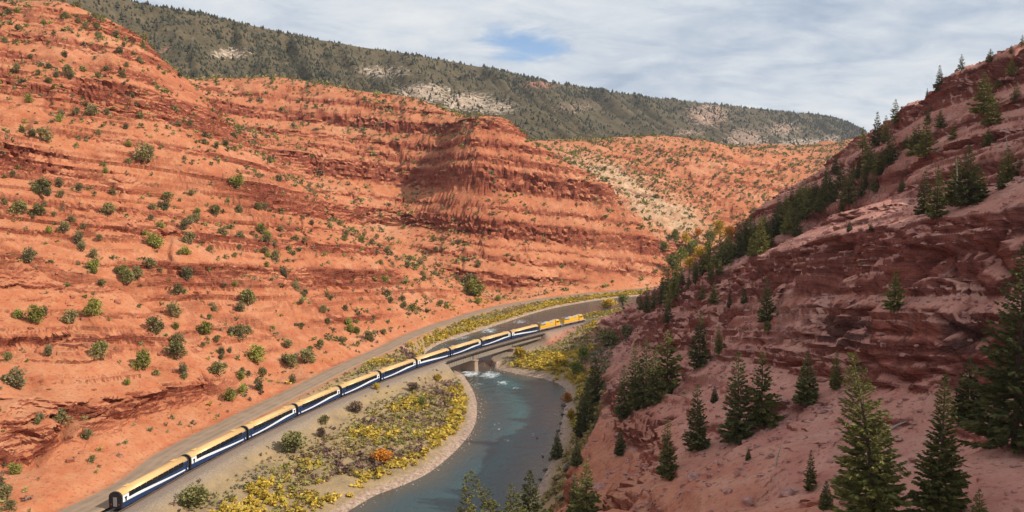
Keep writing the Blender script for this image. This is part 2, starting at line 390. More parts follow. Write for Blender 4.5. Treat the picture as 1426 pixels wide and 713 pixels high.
    D = D + hd * (1.7 * blk + 1.6 * fbm(x, y, 16, 3, 80) - 2.2 * sstep(jn, .84, .97) - .9 * sstep(jn2, .86, .98) - 1.25 * (1 - .25 * right) * seam)
    D = np.clip(D, -12, 12) * sstep(np.hypot(x, y), 30, 60)
    X = x - gx / g * D; Y = y - gy / g * D
    rx = np.interp(y, ROAD[:, 1], ROAD[:, 0])
    veg = (1 - sstep(h, 2., 8.)) * (1 - slope_ok) * sstep(dsh, 0, 1.5) * sstep(x - rx, 2, 9) * (1 - (sr > 256) * (x > rail(256.)[0]) * (1 - sstep(dr, 9, 15)))
    return X, Y, z, dict(hard=hd, veg=veg, dsh=dsh, dr=dr, sr=sr, drd=drd, right=right, g=g, steep=slope_ok)

def fan_axis(dense, nd, outer, no):
    a = np.linspace(-dense, dense, nd)
    o = dense + (outer - dense) * (np.linspace(0, 1, no + 1)[1:]) ** 1.6
    return np.r_[-o[::-1], a, o]
TA = fan_axis(.67, 730, 1.7, 40)
t1 = np.exp(np.linspace(math.log(46), math.log(112), 70, endpoint=False))
t2 = np.exp(np.linspace(math.log(112), math.log(860), 680, endpoint=False))
t3 = np.exp(np.linspace(math.log(860), math.log(1380), 100))
TR = np.r_[t1, t2, t3]
UU, TT = np.meshgrid(TA, TR)
vx, vy = (UU * TT).ravel(), (TT - 60.).ravel()
NR, NC = len(TR), len(TA)
VX, VY, VZ, MK = terrain_at(vx, vy)

def mesh_from(name, V, F, smooth=True, loops=4):
    """V (n,3), F (m,loops)"""
    me = bpy.data.meshes.new(name); V = np.asarray(V, np.float32); F = np.asarray(F, np.int32)
    me.vertices.add(len(V)); me.vertices.foreach_set('co', V.ravel())
    n = len(F); k = F.shape[1]
    me.loops.add(n * k); me.loops.foreach_set('vertex_index', F.ravel())
    me.polygons.add(n); me.polygons.foreach_set('loop_start', np.arange(0, n * k, k, dtype=np.int32))
    me.update(calc_edges=True)
    me.polygons.foreach_set('use_smooth', np.full(n, smooth))
    return me
def add_col(me, name, arr):
    a = me.attributes.new(name, 'FLOAT_COLOR', 'POINT')
    b = np.ones((len(me.vertices), 4), np.float32); b[:, :arr.shape[1]] = arr
    a.data.foreach_set('color', b.ravel())
def tag(o, label=None, cat=None, group=None, kind=None):
    for k, v in (('label', label), ('category', cat), ('group', group), ('kind', kind)):
        if v: o[k] = v
    return o
def link(name, me, mat=None, parent=None):
    o = bpy.data.objects.new(name, me); COL.objects.link(o)
    if mat is not None and me is not None and not me.materials: me.materials.append(mat)
    if parent is not None: o.parent = parent
    return o
# ---------------------------------------------------------------- materials
MATS = {}
def new_mat(name):
    m = bpy.data.materials.new(name); m.use_nodes = True; nt = m.node_tree; nt.nodes.clear()
    out = nt.nodes.new('ShaderNodeOutputMaterial'); b = nt.nodes.new('ShaderNodeBsdfPrincipled')
    nt.links.new(b.outputs[0], out.inputs[0]); MATS[name] = m
    return m, nt, b
def setc(nt, sock, v):
    if isinstance(v, tuple): sock.default_value = (*v, 1) if len(v) == 3 else v
    elif isinstance(v, (int, float)): sock.default_value = v
    else: nt.links.new(v, sock)
def plain(name, col, rough=.6, metal=0., var=.12, scale=1.5, spec=.4):
    m, nt, b = new_mat(name)
    g = NODE(nt, 'ShaderNodeNewGeometry')
    n = NOISE(nt, g.outputs['Position'], scale, 4)
    k = MATH(nt, 'ADD', MATH(nt, 'MULTIPLY', n, 2 * var), 1 - var)
    v = NODE(nt, 'ShaderNodeVectorMath', operation='SCALE'); v.inputs[0].default_value = col; nt.links.new(k, v.inputs['Scale'])
    nt.links.new(v.outputs[0], b.inputs['Base Color'])
    b.inputs['Roughness'].default_value = rough; b.inputs['Metallic'].default_value = metal
    b.inputs['Specular IOR Level'].default_value = spec
    return m
def BUMP(nt, h, strength, dist, prev=None):
    n = NODE(nt, 'ShaderNodeBump'); n.inputs['Strength'].default_value = strength; n.inputs['Distance'].default_value = dist
    nt.links.new(h, n.inputs['Height'])
    if prev is not None: nt.links.new(prev, n.inputs['Normal'])
    return n.outputs[0]

def terrain_mat():
    m, nt, b = new_mat('red_rock_ground')
    g = NODE(nt, 'ShaderNodeNewGeometry'); pos = g.outputs['Position']
    sx = NODE(nt, 'ShaderNodeSeparateXYZ'); nt.links.new(pos, sx.inputs[0])
    nz = NODE(nt, 'ShaderNodeSeparateXYZ'); nt.links.new(g.outputs['Normal'], nz.inputs[0])
    at = NODE(nt, 'ShaderNodeAttribute', attribute_name='mask'); am = NODE(nt, 'ShaderNodeSeparateColor'); nt.links.new(at.outputs['Color'], am.inputs[0])
    at2 = NODE(nt, 'ShaderNodeAttribute', attribute_name='mask2'); am2 = NODE(nt, 'ShaderNodeSeparateColor'); nt.links.new(at2.outputs['Color'], am2.inputs[0])
    hardm, vegm, right = am.outputs[0], am.outputs[1], am.outputs[2]
    grav, shore, pale = am2.outputs[0], am2.outputs[1], am2.outputs[2]
    big = NOISE(nt, pos, .022, 4); mid = NOISE(nt, pos, .16, 4, .6); fine = NOISE(nt, pos, 1.1, 5, .65); vf = NOISE(nt, pos, 3.2, 3, .6)
    # soil
    soil = RAMP(nt, MATH(nt, 'ADD', MATH(nt, 'MULTIPLY', big, .55), MATH(nt, 'MULTIPLY', mid, .45)),
                [(.30, (.34, .092, .042)), (.44, (.45, .145, .066)), (.56, (.51, .195, .098)), (.68, (.58, .285, .165))])
    soil = MIX(nt, MATH(nt, 'MULTIPLY', right, .9), soil, RAMP(nt, mid, [(.3, (.42, .175, .135)), (.52, (.54, .245, .195)), (.72, (.60, .315, .26))]))
    speck = SSTEP(nt, fine, .52, .66)
    soil = MIX(nt, MATH(nt, 'MULTIPLY', speck, .75), soil, MIX(nt, right, (.25, .078, .040), (.24, .090, .070)))
    pat = NOISE(nt, pos, .35, 4, .6)
    soil = MIX(nt, MATH(nt, 'MULTIPLY', SSTEP(nt, pat, .52, .68), .45), soil, MIX(nt, right, (.52, .27, .13), (.50, .29, .22)))
    tuft = MATH(nt, 'MULTIPLY', SSTEP(nt, vf, .53, .66), SSTEP(nt, mid, .34, .56))
    soil = MIX(nt, MATH(nt, 'MULTIPLY', tuft, .7), soil, (.31, .225, .095))
    # rock beds
    wob = MATH(nt, 'MULTIPLY', NOISE(nt, pos, .03, 3), 14)
    zz = MATH(nt, 'ADD', MATH(nt, 'ADD', sx.outputs[2], MATH(nt, 'MULTIPLY', sx.outputs[1], .08)), wob)
    zv = NODE(nt, 'ShaderNodeCombineXYZ'); nt.links.new(MATH(nt, 'MULTIPLY', sx.outputs[0], .06), zv.inputs[0]); nt.links.new(MATH(nt, 'MULTIPLY', sx.outputs[1], .06), zv.inputs[1]); nt.links.new(zz, zv.inputs[2])
    bed1 = NOISE(nt, zv.outputs[0], .45, 3, .6); bed2 = NOISE(nt, zv.outputs[0], 1.5, 4, .7)
    bed = MATH(nt, 'ADD', MATH(nt, 'MULTIPLY', bed1, .5), MATH(nt, 'MULTIPLY', bed2, .5))
    rock = RAMP(nt, bed, [(.30, (.125, .034, .022)), (.44, (.26, .066, .036)), (.56, (.37, .110, .058)), (.70, (.45, .175, .105))])
    rock = MIX(nt, MATH(nt, 'MULTIPLY', right, .75), rock, RAMP(nt, bed, [(.34, (.085, .032, .028)), (.46, (.21, .068, .055)), (.58, (.32, .112, .090)), (.72, (.44, .20, .165))]))
    stain = NOISE(nt, MAPV(nt, pos, (.5, .5, .05)), 1.0, 4, .6)
    rock = MIX(nt, MATH(nt, 'MULTIPLY', SSTEP(nt, stain, .52, .70), .45), rock, (.085, .035, .028))
    at3 = NODE(nt, 'ShaderNodeAttribute', attribute_name='panel'); am3 = NODE(nt, 'ShaderNodeSeparateColor'); nt.links.new(at3.outputs['Color'], am3.inputs[0])
    rock = MIX(nt, MATH(nt, 'MULTIPLY', am3.outputs[0], .8), rock, MIX(nt, mid, (.42, .19, .15), (.52, .27, .21)))
    rock = MIX(nt, MATH(nt, 'MULTIPLY', am3.outputs[1], .75), rock, MIX(nt, fine, (.075, .040, .034), (.13, .062, .052)))
    flat = nz.outputs[2]
    rk = MATH(nt, 'MULTIPLY', SSTEP(nt, MATH(nt, 'SUBTRACT', 1, flat), .13, .34), MATH(nt, 'ADD', .25, hardm, clamp=True), clamp=True)
    colr = MIX(nt, rk, soil, rock)
    # pale sandy wash, river bank soil, shore gravel, ballast
    colr = MIX(nt, MATH(nt, 'MULTIPLY', pale, MATH(nt, 'SUBTRACT', 1, MATH(nt, 'MULTIPLY', rk, .4))), colr, RAMP(nt, mid, [(.35, (.40, .27, .15)), (.6, (.55, .42, .27))]))
    vcol = RAMP(nt, MATH(nt, 'ADD', MATH(nt, 'MULTIPLY', mid, .6), MATH(nt, 'MULTIPLY', fine, .4)), [(.32, (.19, .125, .085)), (.46, (.29, .205, .115)), (.58, (.36, .25, .13)), (.72, (.43, .26, .18))])
    colr = MIX(nt, vegm, colr, vcol)
    gcol = MIX(nt, SSTEP(nt, vf, .35, .65), (.20, .150, .115), (.33, .26, .20))
    colr = MIX(nt, MATH(nt, 'MULTIPLY', grav, MATH(nt, 'ADD', .6, MATH(nt, 'MULTIPLY', mid, .6)), clamp=True), colr, gcol)
    scol = RAMP(nt, fine, [(.35, (.20, .13, .095)), (.55, (.40, .28, .21)), (.7, (.52, .40, .31))])
    colr = MIX(nt, shore, colr, scol)
    nt.links.new(colr, b.inputs['Base Color']); b.inputs['Roughness'].default_value = .93; b.inputs['Specular IOR Level'].default_value = .15
    h1 = MATH(nt, 'ADD', MATH(nt, 'MULTIPLY', fine, .6), MATH(nt, 'MULTIPLY', vf, .4))
    bm = BUMP(nt, h1, .75, .55)
    hb = MATH(nt, 'MULTIPLY', MATH(nt, 'ADD', bed2, MATH(nt, 'MULTIPLY', NOISE(nt, MAPV(nt, pos, (1, 1, .22)), .8, 3), .6)), rk)
    bm = BUMP(nt, hb, 1.0, 1.7, bm)
    nt.links.new(bm, b.inputs['Normal'])
    return m
TERR = terrain_mat()

# ---------------------------------------------------------------- terrain sheets
GUL = np.array([(40, 575), (-27, 565), (-60, 585), (-104, 622), (-160, 640), (-217, 640), (-272, 660), (-500, 760), (-1300, 900)])[::-1]
gy_at = np.interp(vx, GUL[:, 0], GUL[:, 1])
vb = np.interp(vy, RB[::-1, 1], RB[::-1, 0])
zone = np.where(vy < gy_at, 0, 1)                                   # canyon wall / bluff
zone = np.where((vy > 790) | ((vx > 100) & (vy > 690)), 2, zone)    # red hill
zone = np.where((vx > vb) & (vy < 560) & (MK['steep'] > .15), 3, zone)
zone = np.where((vx > vb + 60) & (vy < 640) & (vx > 60), 3, zone)
zone = np.where((MK['veg'] > .35) | (MK['dsh'] < 5) | (MK['dr'] < 8) | (MK['drd'] < 9), 4, zone)
V = np.stack([VX, VY, VZ], 1).astype(np.float32)
grav = 1 - sstep(MK['dr'], 4., 8.5 + 2 * vnoise(vx / 12, vy / 12, seed=92))
shore = (1 - sstep(MK['dsh'], .6, np.where(vy > 390, 1.8, 4.0) + np.where(vy > 390, .6, 2.5) * vnoise(vx / 14, vy / 14, seed=91))) * sstep(MK['dsh'], -12, -2)
pl1 = np.exp(-((vx - 105) / 55) ** 2 - ((vy - 845) / 70) ** 2) + np.exp(-((vx - 165) / 40) ** 2 - ((vy - 850) / 40) ** 2)
pale = np.clip(pl1 * (.8 + 1.3 * fbm(vx, vy, 40, 3, 95)), 0, .75)
mask = np.stack([np.clip(MK['hard'], 0, 1), MK['veg'], MK['right']], 1)
mask2 = np.stack([grav, np.clip(shore, 0, 1), pale], 1)
# fresh pale face and dark varnished faces of the cliff
_r = V - np.array([0, 0, CAM_H]); _d = np.maximum(_r[:, 1] * math.cos(PITCH) - _r[:, 2] * math.sin(PITCH), 1); _px = CXP + FPX * _r[:, 0] / _d; _py = CYP - FPX * (_r[:, 1] * math.sin(PITCH) + _r[:, 2] * math.cos(PITCH)) / _d
def quad(x0, x1, y0, y1, s=5): return sstep(_px, x0 - s, x0 + s) * (1 - sstep(_px, x1 - s, x1 + s)) * sstep(_py, y0 - s, y0 + s) * (1 - sstep(_py, y1 - s, y1 + s)) * (MK['right'] > .5) * (V[:, 1] < 230)
panel = np.stack([quad(1078, 1134, 430, 482), np.maximum(quad(1139, 1212, 440, 484), quad(1312, 1372, 440, 492)), 0 * _px], 1)
idx = np.arange(NR * NC).reshape(NR, NC)
F = np.stack([idx[:-1, :-1], idx[:-1, 1:], idx[1:, 1:], idx[1:, :-1]], -1).reshape(-1, 4)
fz = zone[F[:, 0]]
SHEETS = []
for k, nm in enumerate(['canyon_slope', 'bluff', 'far_red_hill', 'shaded_slope', 'valley_floor']):
    f = F[fz == k]; u, inv = np.unique(f, return_inverse=True)
    me = mesh_from(nm, V[u], inv.reshape(-1, 4))
    add_col(me, 'mask', mask[u]); add_col(me, 'mask2', mask2[u]); add_col(me, 'panel', panel[u])
    hq = (MK['hard'][f].mean(1) > .22) & (k != 3)
    me.polygons.foreach_set('use_smooth', ~hq)
    SHEETS.append(tag(link(nm, me, TERR), kind='structure'))

# ---------------------------------------------------------------- far mesa
def mesa():
    # crest line (plan) and foot line of the mesa front, level top near 400 m
    cr = np.array([(-1500, 250, 395), (-1000, 800, 398), (-642, 1300, 399), (-500, 1520, 402), (-352, 1700, 401), (-110, 2000, 413), (98, 2300, 411), (400, 2560, 405), (740, 2850, 412), (1090, 3100, 410), (1300, 3180, 402), (1430, 3220, 352), (1560, 3300, 270), (1750, 3420, 200)], float)
    ft = np.array([(-1100, 60, 205), (-700, 560, 212), (-420, 860, 190), (-270, 950, 182), (-100, 980, 148), (120, 1130, 128), (330, 1330, 118), (600, 1560, 110), (900, 1900, 110), (1150, 2250, 105), (1350, 2500, 100), (1520, 2650, 90), (1700, 2800, 80), (1900, 2950, 70)], float)
    def rs(a, n):
        s = np.linspace(0, 1, len(a)); q = np.linspace(0, 1, n); return np.stack([np.interp(q, s, a[:, k]) for k in range(3)], 1)
    n = 470; c = rs(cr, n); f = rs(ft, n)
    k = np.ones(31) / 31
    for a in (c, f):
        for j in range(3): a[:, j] = np.convolve(np.pad(a[:, j], 15, 'edge'), k, 'valid')
    m = 130; v = np.linspace(-.12, 1.25, m)
    prof = np.interp(v, [-.12, 0, .35, .7, .93, 1.0, 1.25], [-.16, 0, .27, .62, .90, 1.0, 1.0])
    X = f[:, None, 0] + (c[:, None, 0] - f[:, None, 0]) * v; Y = f[:, None, 1] + (c[:, None, 1] - f[:, None, 1]) * v
    Z = f[:, None, 2] + (c[:, None, 2] - f[:, None, 2]) * prof
    body = sstep(v, -.1, .1) * (1 - sstep(v, .9, 1.02))
    along = np.arange(n)[:, None] / n * 60
    spur = np.abs(vnoise(along * 1.0 + 0 * v, 0 * along + v * 1.2, seed=7)); spur2 = np.abs(vnoise(along * 2.6 + 0 * v, v * 2. + 0 * along, seed=9))
    Z = Z - body * (30 * (.5 - spur) + 20 * (.5 - spur2)) + (5 + 5 * body) * fbm(X, Y, 90, 4, 12)
    Vm = np.stack([X, Y, Z], -1).reshape(-1, 3)
    ii = np.arange(n * m).reshape(n, m)
    Fm = np.stack([ii[:-1, :-1], ii[1:, :-1], ii[1:, 1:], ii[:-1, 1:]], -1).reshape(-1, 4)
    return Vm, Fm, X, Y, Z, v
def mesa_mat():
    m, nt, b = new_mat('mesa_ground')
    g = NODE(nt, 'ShaderNodeNewGeometry'); pos = g.outputs['Position']
    nz = NODE(nt, 'ShaderNodeSeparateXYZ'); nt.links.new(g.outputs['Normal'], nz.inputs[0])
    at = NODE(nt, 'ShaderNodeAttribute', attribute_name='mask'); am = NODE(nt, 'ShaderNodeSeparateColor'); nt.links.new(at.outputs['Color'], am.inputs[0])
    mid = NOISE(nt, pos, .02, 5, .65); fine = NOISE(nt, pos, .12, 4, .7)
    grass = RAMP(nt, MATH(nt, 'ADD', MATH(nt, 'MULTIPLY', mid, .5), MATH(nt, 'MULTIPLY', fine, .5)), [(.34, (.052, .043, .024)), (.48, (.092, .072, .040)), (.62, (.145, .105, .060)), (.75, (.21, .130, .082))])  # ground tones darkened, a cloud shadow painted into the colour
    rockp = RAMP(nt, fine, [(.32, (.26, .16, .11)), (.5, (.40, .29, .21)), (.68, (.56, .46, .36))])
    rockr = RAMP(nt, fine, [(.32, (.22, .09, .06)), (.6, (.36, .17, .11))])
    rock = MIX(nt, am.outputs[1], rockr, rockp)
    brk = SSTEP(nt, MATH(nt, 'ADD', MATH(nt, 'MULTIPLY', am.outputs[0], .9), MATH(nt, 'MULTIPLY', MATH(nt, 'SUBTRACT', fine, .5), 1.1)), .32, .58)
    nt.links.new(MIX(nt, brk, grass, rock), b.inputs['Base Color']); b.inputs['Roughness'].default_value = .95; b.inputs['Specular IOR Level'].default_value = .1
    nt.links.new(BUMP(nt, fine, .8, 6), b.inputs['Normal'])
    return m
MV, MF, MX, MY, MZ, mv = mesa()
# bare outcrops seen on the mesa: (px, py, radius px across, radius px up, pale?, strength)
_rel = MV - np.array([0, 0, CAM_H]); _dep = _rel[:, 1] * math.cos(PITCH) - _rel[:, 2] * math.sin(PITCH)
_spx = CXP + FPX * _rel[:, 0] / np.maximum(_dep, 1); _spy = CYP - FPX * (_rel[:, 1] * math.sin(PITCH) + _rel[:, 2] * math.cos(PITCH)) / np.maximum(_dep, 1)
bare = np.zeros(len(MV)); palem = np.zeros(len(MV))
for (px, py, rx, ry, p, s) in [(590, 130, 50, 18, 1, .72), (690, 150, 45, 16, 1, .58), (650, 142, 55, 18, 1, .66), (530, 100, 60, 14, 1, .55), (320, 75, 40, 12, 1, .6), (750, 118, 32, 7, 0, .7), (800, 150, 60, 14, .6, .45), (985, 160, 40, 22, .6, .7), (1040, 195, 40, 20, .7, .75), (1120, 205, 50, 14, 1, .95), (1140, 215, 40, 10, 1, 1.), (1090, 180, 40, 20, .6, .55), (960, 185, 40, 10, .6, .5), (230, 70, 20, 10, 0, .5), (1160, 195, 20, 14, .8, .6)]:
    w = np.exp(-((_spx - px) / rx) ** 2 - ((_spy - py) / ry) ** 2) * s
    bare = np.maximum(bare, w); palem = np.maximum(palem, np.where(w > .12, p, 0))
me = mesh_from('mesa', MV, MF); add_col(me, 'mask', np.stack([bare, palem, 0 * bare], 1))
MESA = tag(link('mesa', me, mesa_mat()), kind='structure')

# ground sheet to the horizon beneath and behind everything modelled
gm = plain('plain_ground', (.16, .12, .07), .95, var=.25, scale=.01)
k = 4600.
me = mesh_from('ground', np.array([(-k, -1500, -16), (k, -1500, -16), (k, 5600, -16), (-k, 5600, -16)]), np.array([(0, 1, 2, 3)]), False)
tag(link('ground', me, gm), kind='structure')

# ---------------------------------------------------------------- river
def water_mat():
    m, nt, b = new_mat('river_water')
    g = NODE(nt, 'ShaderNodeNewGeometry'); pos = g.outputs['Position']
    at = NODE(nt, 'ShaderNodeAttribute', attribute_name='mask'); am = NODE(nt, 'ShaderNodeSeparateColor'); nt.links.new(at.outputs['Color'], am.inputs[0])
    shallow, foam, deep = am.outputs[0], am.outputs[1], am.outputs[2]
    n0 = NOISE(nt, pos, .06, 3)
    base = MIX(nt, MATH(nt, 'MULTIPLY', deep, MATH(nt, 'ADD', .35, n0), clamp=True), (.034, .060, .066), (.018, .105, .110))
    base = MIX(nt, shallow, base, (.085, .070, .050))
    st = NOISE(nt, MAPV(nt, pos, (.35, .55, 1), rot=(0, 0, .25)), 1.5, 5, .7, .8)
    fm = SSTEP(nt, MATH(nt, 'ADD', MATH(nt, 'MULTIPLY', foam, .5), MATH(nt, 'MULTIPLY', st, .62)), .64, .80)
    nt.links.new(MIX(nt, fm, base, (.72, .76, .76)), b.inputs['Base Color'])
    nt.links.new(MATH(nt, 'ADD', .12, MATH(nt, 'MULTIPLY', fm, .6)), b.inputs['Roughness'])
    b.inputs['IOR'].default_value = 1.33; b.inputs['Specular IOR Level'].default_value = .3
    rip = MATH(nt, 'ADD', NOISE(nt, MAPV(nt, pos, (.9, .35, 1), rot=(0, 0, .2)), .8, 4, .6, .4), MATH(nt, 'MULTIPLY', NOISE(nt, pos, 2.6, 3), .35))
    nt.links.new(BUMP(nt, rip, .55, .35), b.inputs['Normal'])
    return m
xs = np.arange(-190, 260, 1.6); ys = np.arange(60, 720, 1.6)
wx, wy = np.meshgrid(xs, ys); wx, wy = wx.ravel(), wy.ravel()
dl = np.minimum(seg_dist(wx, wy, LB)[0], seg_dist(wx, wy, RB)[0]); ins = inside(wx, wy, RIVER)
okv = ins | (dl < 4.)
dsh = np.where(ins, dl, 0)
drl, srl = seg_dist(wx, wy, RAIL)
foam = np.zeros_like(wx)
for (px, py, r, s) in [(690, 545, 7, .55), (683, 522, 9, .85), (655, 520, 8, .9), (700, 533, 6, .8), (665, 535, 6, .7), (720, 541, 5, .75), (692, 590, 2.6, .8), (695, 597, 1.8, .75), (745, 605, 3, .75), (706, 613, 3, .75), (730, 630, 5, .55), (700, 560, 5, .5), (640, 470, 12, .75), (680, 460, 12, .8), (725, 448, 12, .75), (615, 488, 10, .6), (650, 476, 14, .65)]:
    q = atz(px, py, WZ if py > 500 else -5.5); foam = np.maximum(foam, s * np.exp(-((wx - q[0]) ** 2 + ((wy - q[1]) * .6) ** 2) / (r * r)))
foam = np.maximum(foam, .10 * sstep(dsh, 4, 12))
shal = 1 - sstep(dsh, .5, 9 + 5 * vnoise(wx / 16, wy / 16, seed=14))
deepm = sstep(dsh, 8, 20) * (1 - sstep(np.abs(wy - 310), 60, 130))
ii = -np.ones(len(wx), int); ii[okv] = np.arange(okv.sum())
nx = len(xs); a = np.arange(len(wx)).reshape(len(ys), nx)
Fw = np.stack([a[:-1, :-1], a[:-1, 1:], a[1:, 1:], a[1:, :-1]], -1).reshape(-1, 4); Fw = ii[Fw]; Fw = Fw[(Fw >= 0).all(1)]
WL = WZY(wy); wz = WL + np.minimum(foam, 1) * .35 * vnoise(wx / 2.2, wy / 2.2, seed=15) + .05 * vnoise(wx / 3, wy / 3, seed=16)
wz = np.where(dsh < 1.7, WL, wz)
me = mesh_from('river', np.stack([wx, wy, wz], 1)[okv], Fw); add_col(me, 'mask', np.stack([shal, foam, deepm], 1)[okv])
tag(link('river', me, water_mat()), kind='structure')

# ---------------------------------------------------------------- ray helpers on the finished relief
bpy.context.view_layer.update()
DG = bpy.context.evaluated_depsgraph_get()
ORG = Vector((0, 0, CAM_H))
def pick(px, py):
    d = Vector(ray(px, py)).normalized()
    o = ORG.copy()
    hit, p, n, i, ob, mt = SC.ray_cast(DG, o + d * 25, d)
    return (p, ob.name) if hit else (None, None)
def drop(x, y, top=460.):
    hit, p, n, i, ob, mt = SC.ray_cast(DG, Vector((x, y, top)), Vector((0, 0, -1)))
    return (p, n, ob.name) if hit else (None, None, None)
def pix(p):
    r = np.asarray(p, float) - np.array([0, 0, CAM_H])
    dep = r[1] * math.cos(PITCH) - r[2] * math.sin(PITCH)
    if dep < 1: return None
    return CXP + FPX * r[0] / dep, CYP - FPX * (r[1] * math.sin(PITCH) + r[2] * math.cos(PITCH)) / dep, dep
def seen(p, lift=1.5):
    q = Vector(p) + Vector((0, 0, lift)); d = q - ORG; L = d.length
    hit, hp, n, i, ob, mt = SC.ray_cast(DG, ORG + d / L * 25, d / L, distance=L - 27)
    return not hit
# ---------------------------------------------------------------- mesh collector
class MB:
    def __init__(s): s.v = []; s.f = []
    def add(s, V, Fs):
        o = len(s.v); s.v += [tuple(map(float, p)) for p in V]; s.f += [tuple(i + o for i in q) for q in Fs]
    def box(s, x0, x1, y0, y1, z0, z1):
        s.add([(x0, y0, z0), (x1, y0, z0), (x1, y1, z0), (x0, y1, z0), (x0, y0, z1), (x1, y0, z1), (x1, y1, z1), (x0, y1, z1)],
              [(0, 3, 2, 1), (4, 5, 6, 7), (0, 1, 5, 4), (1, 2, 6, 5), (2, 3, 7, 6), (3, 0, 4, 7)])
    def loft(s, rings, cap=True, closed=True):
        n = len(rings[0]); V = [p for r in rings for p in r]; Fs = []
        for i in range(len(rings) - 1):
            for j in range(n if closed else n - 1):
                k = (j + 1) % n; Fs.append((i * n + j, i * n + k, (i + 1) * n + k, (i + 1) * n + j))
        if cap and closed:
            Fs.append(tuple(reversed(range(n)))); Fs.append(tuple((len(rings) - 1) * n + j for j in range(n)))
        s.add(V, Fs)
    def tube(s, pts, rad, n=6):
        rings = []
        P3 = [Vector(p) for p in pts]
        for i, p in enumerate(P3):
            t = (P3[min(i + 1, len(P3) - 1)] - P3[max(i - 1, 0)]).normalized()
            a = t.cross(Vector((0, 0, 1)) if abs(t.z) < .9 else Vector((1, 0, 0))).normalized(); b = t.cross(a)
            r = rad[i] if isinstance(rad, (list, tuple)) else rad
            rings.append([tuple(p + (a * math.cos(q) + b * math.sin(q)) * r) for q in [2 * math.pi * k / n for k in range(n)]])
        s.loft(rings)
    def cyl(s, c, r, axis, h, n=14):
        c = Vector(c); ax = Vector(axis).normalized()
        s.tube([c - ax * h / 2, c + ax * h / 2], r, n)
    def mesh(s, name, mat=None, smooth=False):
        me = bpy.data.meshes.new(name); me.from_pydata(s.v, [], s.f); me.update()
        if smooth: me.polygons.foreach_set('use_smooth', [True] * len(me.polygons))
        if mat: me.materials.append(mat)
        return me
    def build(s, name, mat, parent=None, smooth=False): return link(name, s.mesh(name, mat, smooth), None, parent)
def empty(name, loc=(0, 0, 0), rz=0.):
    o = bpy.data.objects.new(name, None); COL.objects.link(o); o.location = loc; o.rotation_euler = (0, 0, rz); o.empty_display_size = .5
    return o
def copy_tree(o, parent=None):
    c = o.copy(); COL.objects.link(c); c.parent = parent
    for ch in o.children: copy_tree(ch, c)
    return c

# ---------------------------------------------------------------- gravel road
def gravel_mat():
    m, nt, b = new_mat('road_gravel')
    g = NODE(nt, 'ShaderNodeNewGeometry'); pos = g.outputs['Position']
    at = NODE(nt, 'ShaderNodeAttribute', attribute_name='mask'); am = NODE(nt, 'ShaderNodeSeparateColor'); nt.links.new(at.outputs['Color'], am.inputs[0])
    n = NOISE(nt, pos, .25, 4); f = NOISE(nt, pos, 2.5, 4, .7)
    c = RAMP(nt, MATH(nt, 'ADD', MATH(nt, 'MULTIPLY', n, .6), MATH(nt, 'MULTIPLY', f, .4)), [(.32, (.19, .135, .09)), (.5, (.25, .175, .12)), (.68, (.32, .225, .16))])
    c = MIX(nt, am.outputs[0], c, (.38, .26, .18))
    nt.links.new(c, b.inputs['Base Color']); b.inputs['Roughness'].default_value = .95; b.inputs['Specular IOR Level'].default_value = .1
    nt.links.new(BUMP(nt, f, .5, .1), b.inputs['Normal'])
    return m
def strip(name, pl, offs, zs, mat, parent=None, cols=None, zadd=None):
    pl = np.asarray(pl, float); t = np.gradient(pl, axis=0); t /= np.linalg.norm(t, axis=1)[:, None]; n = np.stack([-t[:, 1], t[:, 0]], 1)
    k = len(offs); V = []
    for i in range(len(pl)):
        for o, z in zip(offs, zs): V.append((pl[i, 0] + n[i, 0] * o, pl[i, 1] + n[i, 1] * o, z + (0 if zadd is None else zadd[i])))
    a = np.arange(len(pl) * k).reshape(len(pl), k)
    Fs = np.stack([a[:-1, :-1], a[1:, :-1], a[1:, 1:], a[:-1, 1:]], -1).reshape(-1, 4)
    me = mesh_from(name, np.array(V), Fs, True)
    if cols is not None: add_col(me, 'mask', np.tile(np.array(cols, float)[:, None], (len(pl), 3)))
    return link(name, me, mat, parent)
GRAV = gravel_mat()
RD = ROAD[4:-4]
tag(strip('road', RD, [-4.6, -4.0, -2.4, -1.2, 0, 1.2, 2.4, 4.0, 4.6], [-.2, -.03, 0, -.02, .03, -.02, 0, -.03, -.2], GRAV, cols=[.9, .5, 0, .45, .1, .45, 0, .5, .9], zadd=ROAD3[4:-4, 2]), kind='structure')

# ---------------------------------------------------------------- railway track
def ballast_mat():
    m, nt, b = new_mat('ballast')
    g = NODE(nt, 'ShaderNodeNewGeometry'); pos = g.outputs['Position']
    f = NOISE(nt, pos, 4., 3, .7); n = NOISE(nt, pos, .2, 3)
    c = RAMP(nt, f, [(.3, (.10, .078, .062)), (.5, (.20, .155, .125)), (.7, (.31, .25, .21))])
    c = MIX(nt, MATH(nt, 'MULTIPLY', n, .6), c, (.26, .165, .12))
    nt.links.new(c, b.inputs['Base Color']); b.inputs['Roughness'].default_value = .95
    nt.links.new(BUMP(nt, f, .8, .12), b.inputs['Normal'])
    return m
BALL = ballast_mat(); STEEL = plain('rail_steel', (.20, .15, .12), .45, .7); TIMBER = plain('sleeper_timber', (.085, .062, .048), .9)
track = tag(empty('railway_track', (*rail(0.), 0)), kind='structure')
def rel(o, parent):
    o.parent = parent; o.matrix_parent_inverse = Matrix.Translation(-Vector(parent.location)); return o
def rline(a, b, st=2.): return rail(np.arange(a, b + .01, st))
bal = rel(strip('ballast', rline(-96, 400), [-3.9, -1.9, -.9, 0, .9, 1.9, 3.9], [-.72, -.27, -.25, -.25, -.25, -.27, -.72], BALL), track)
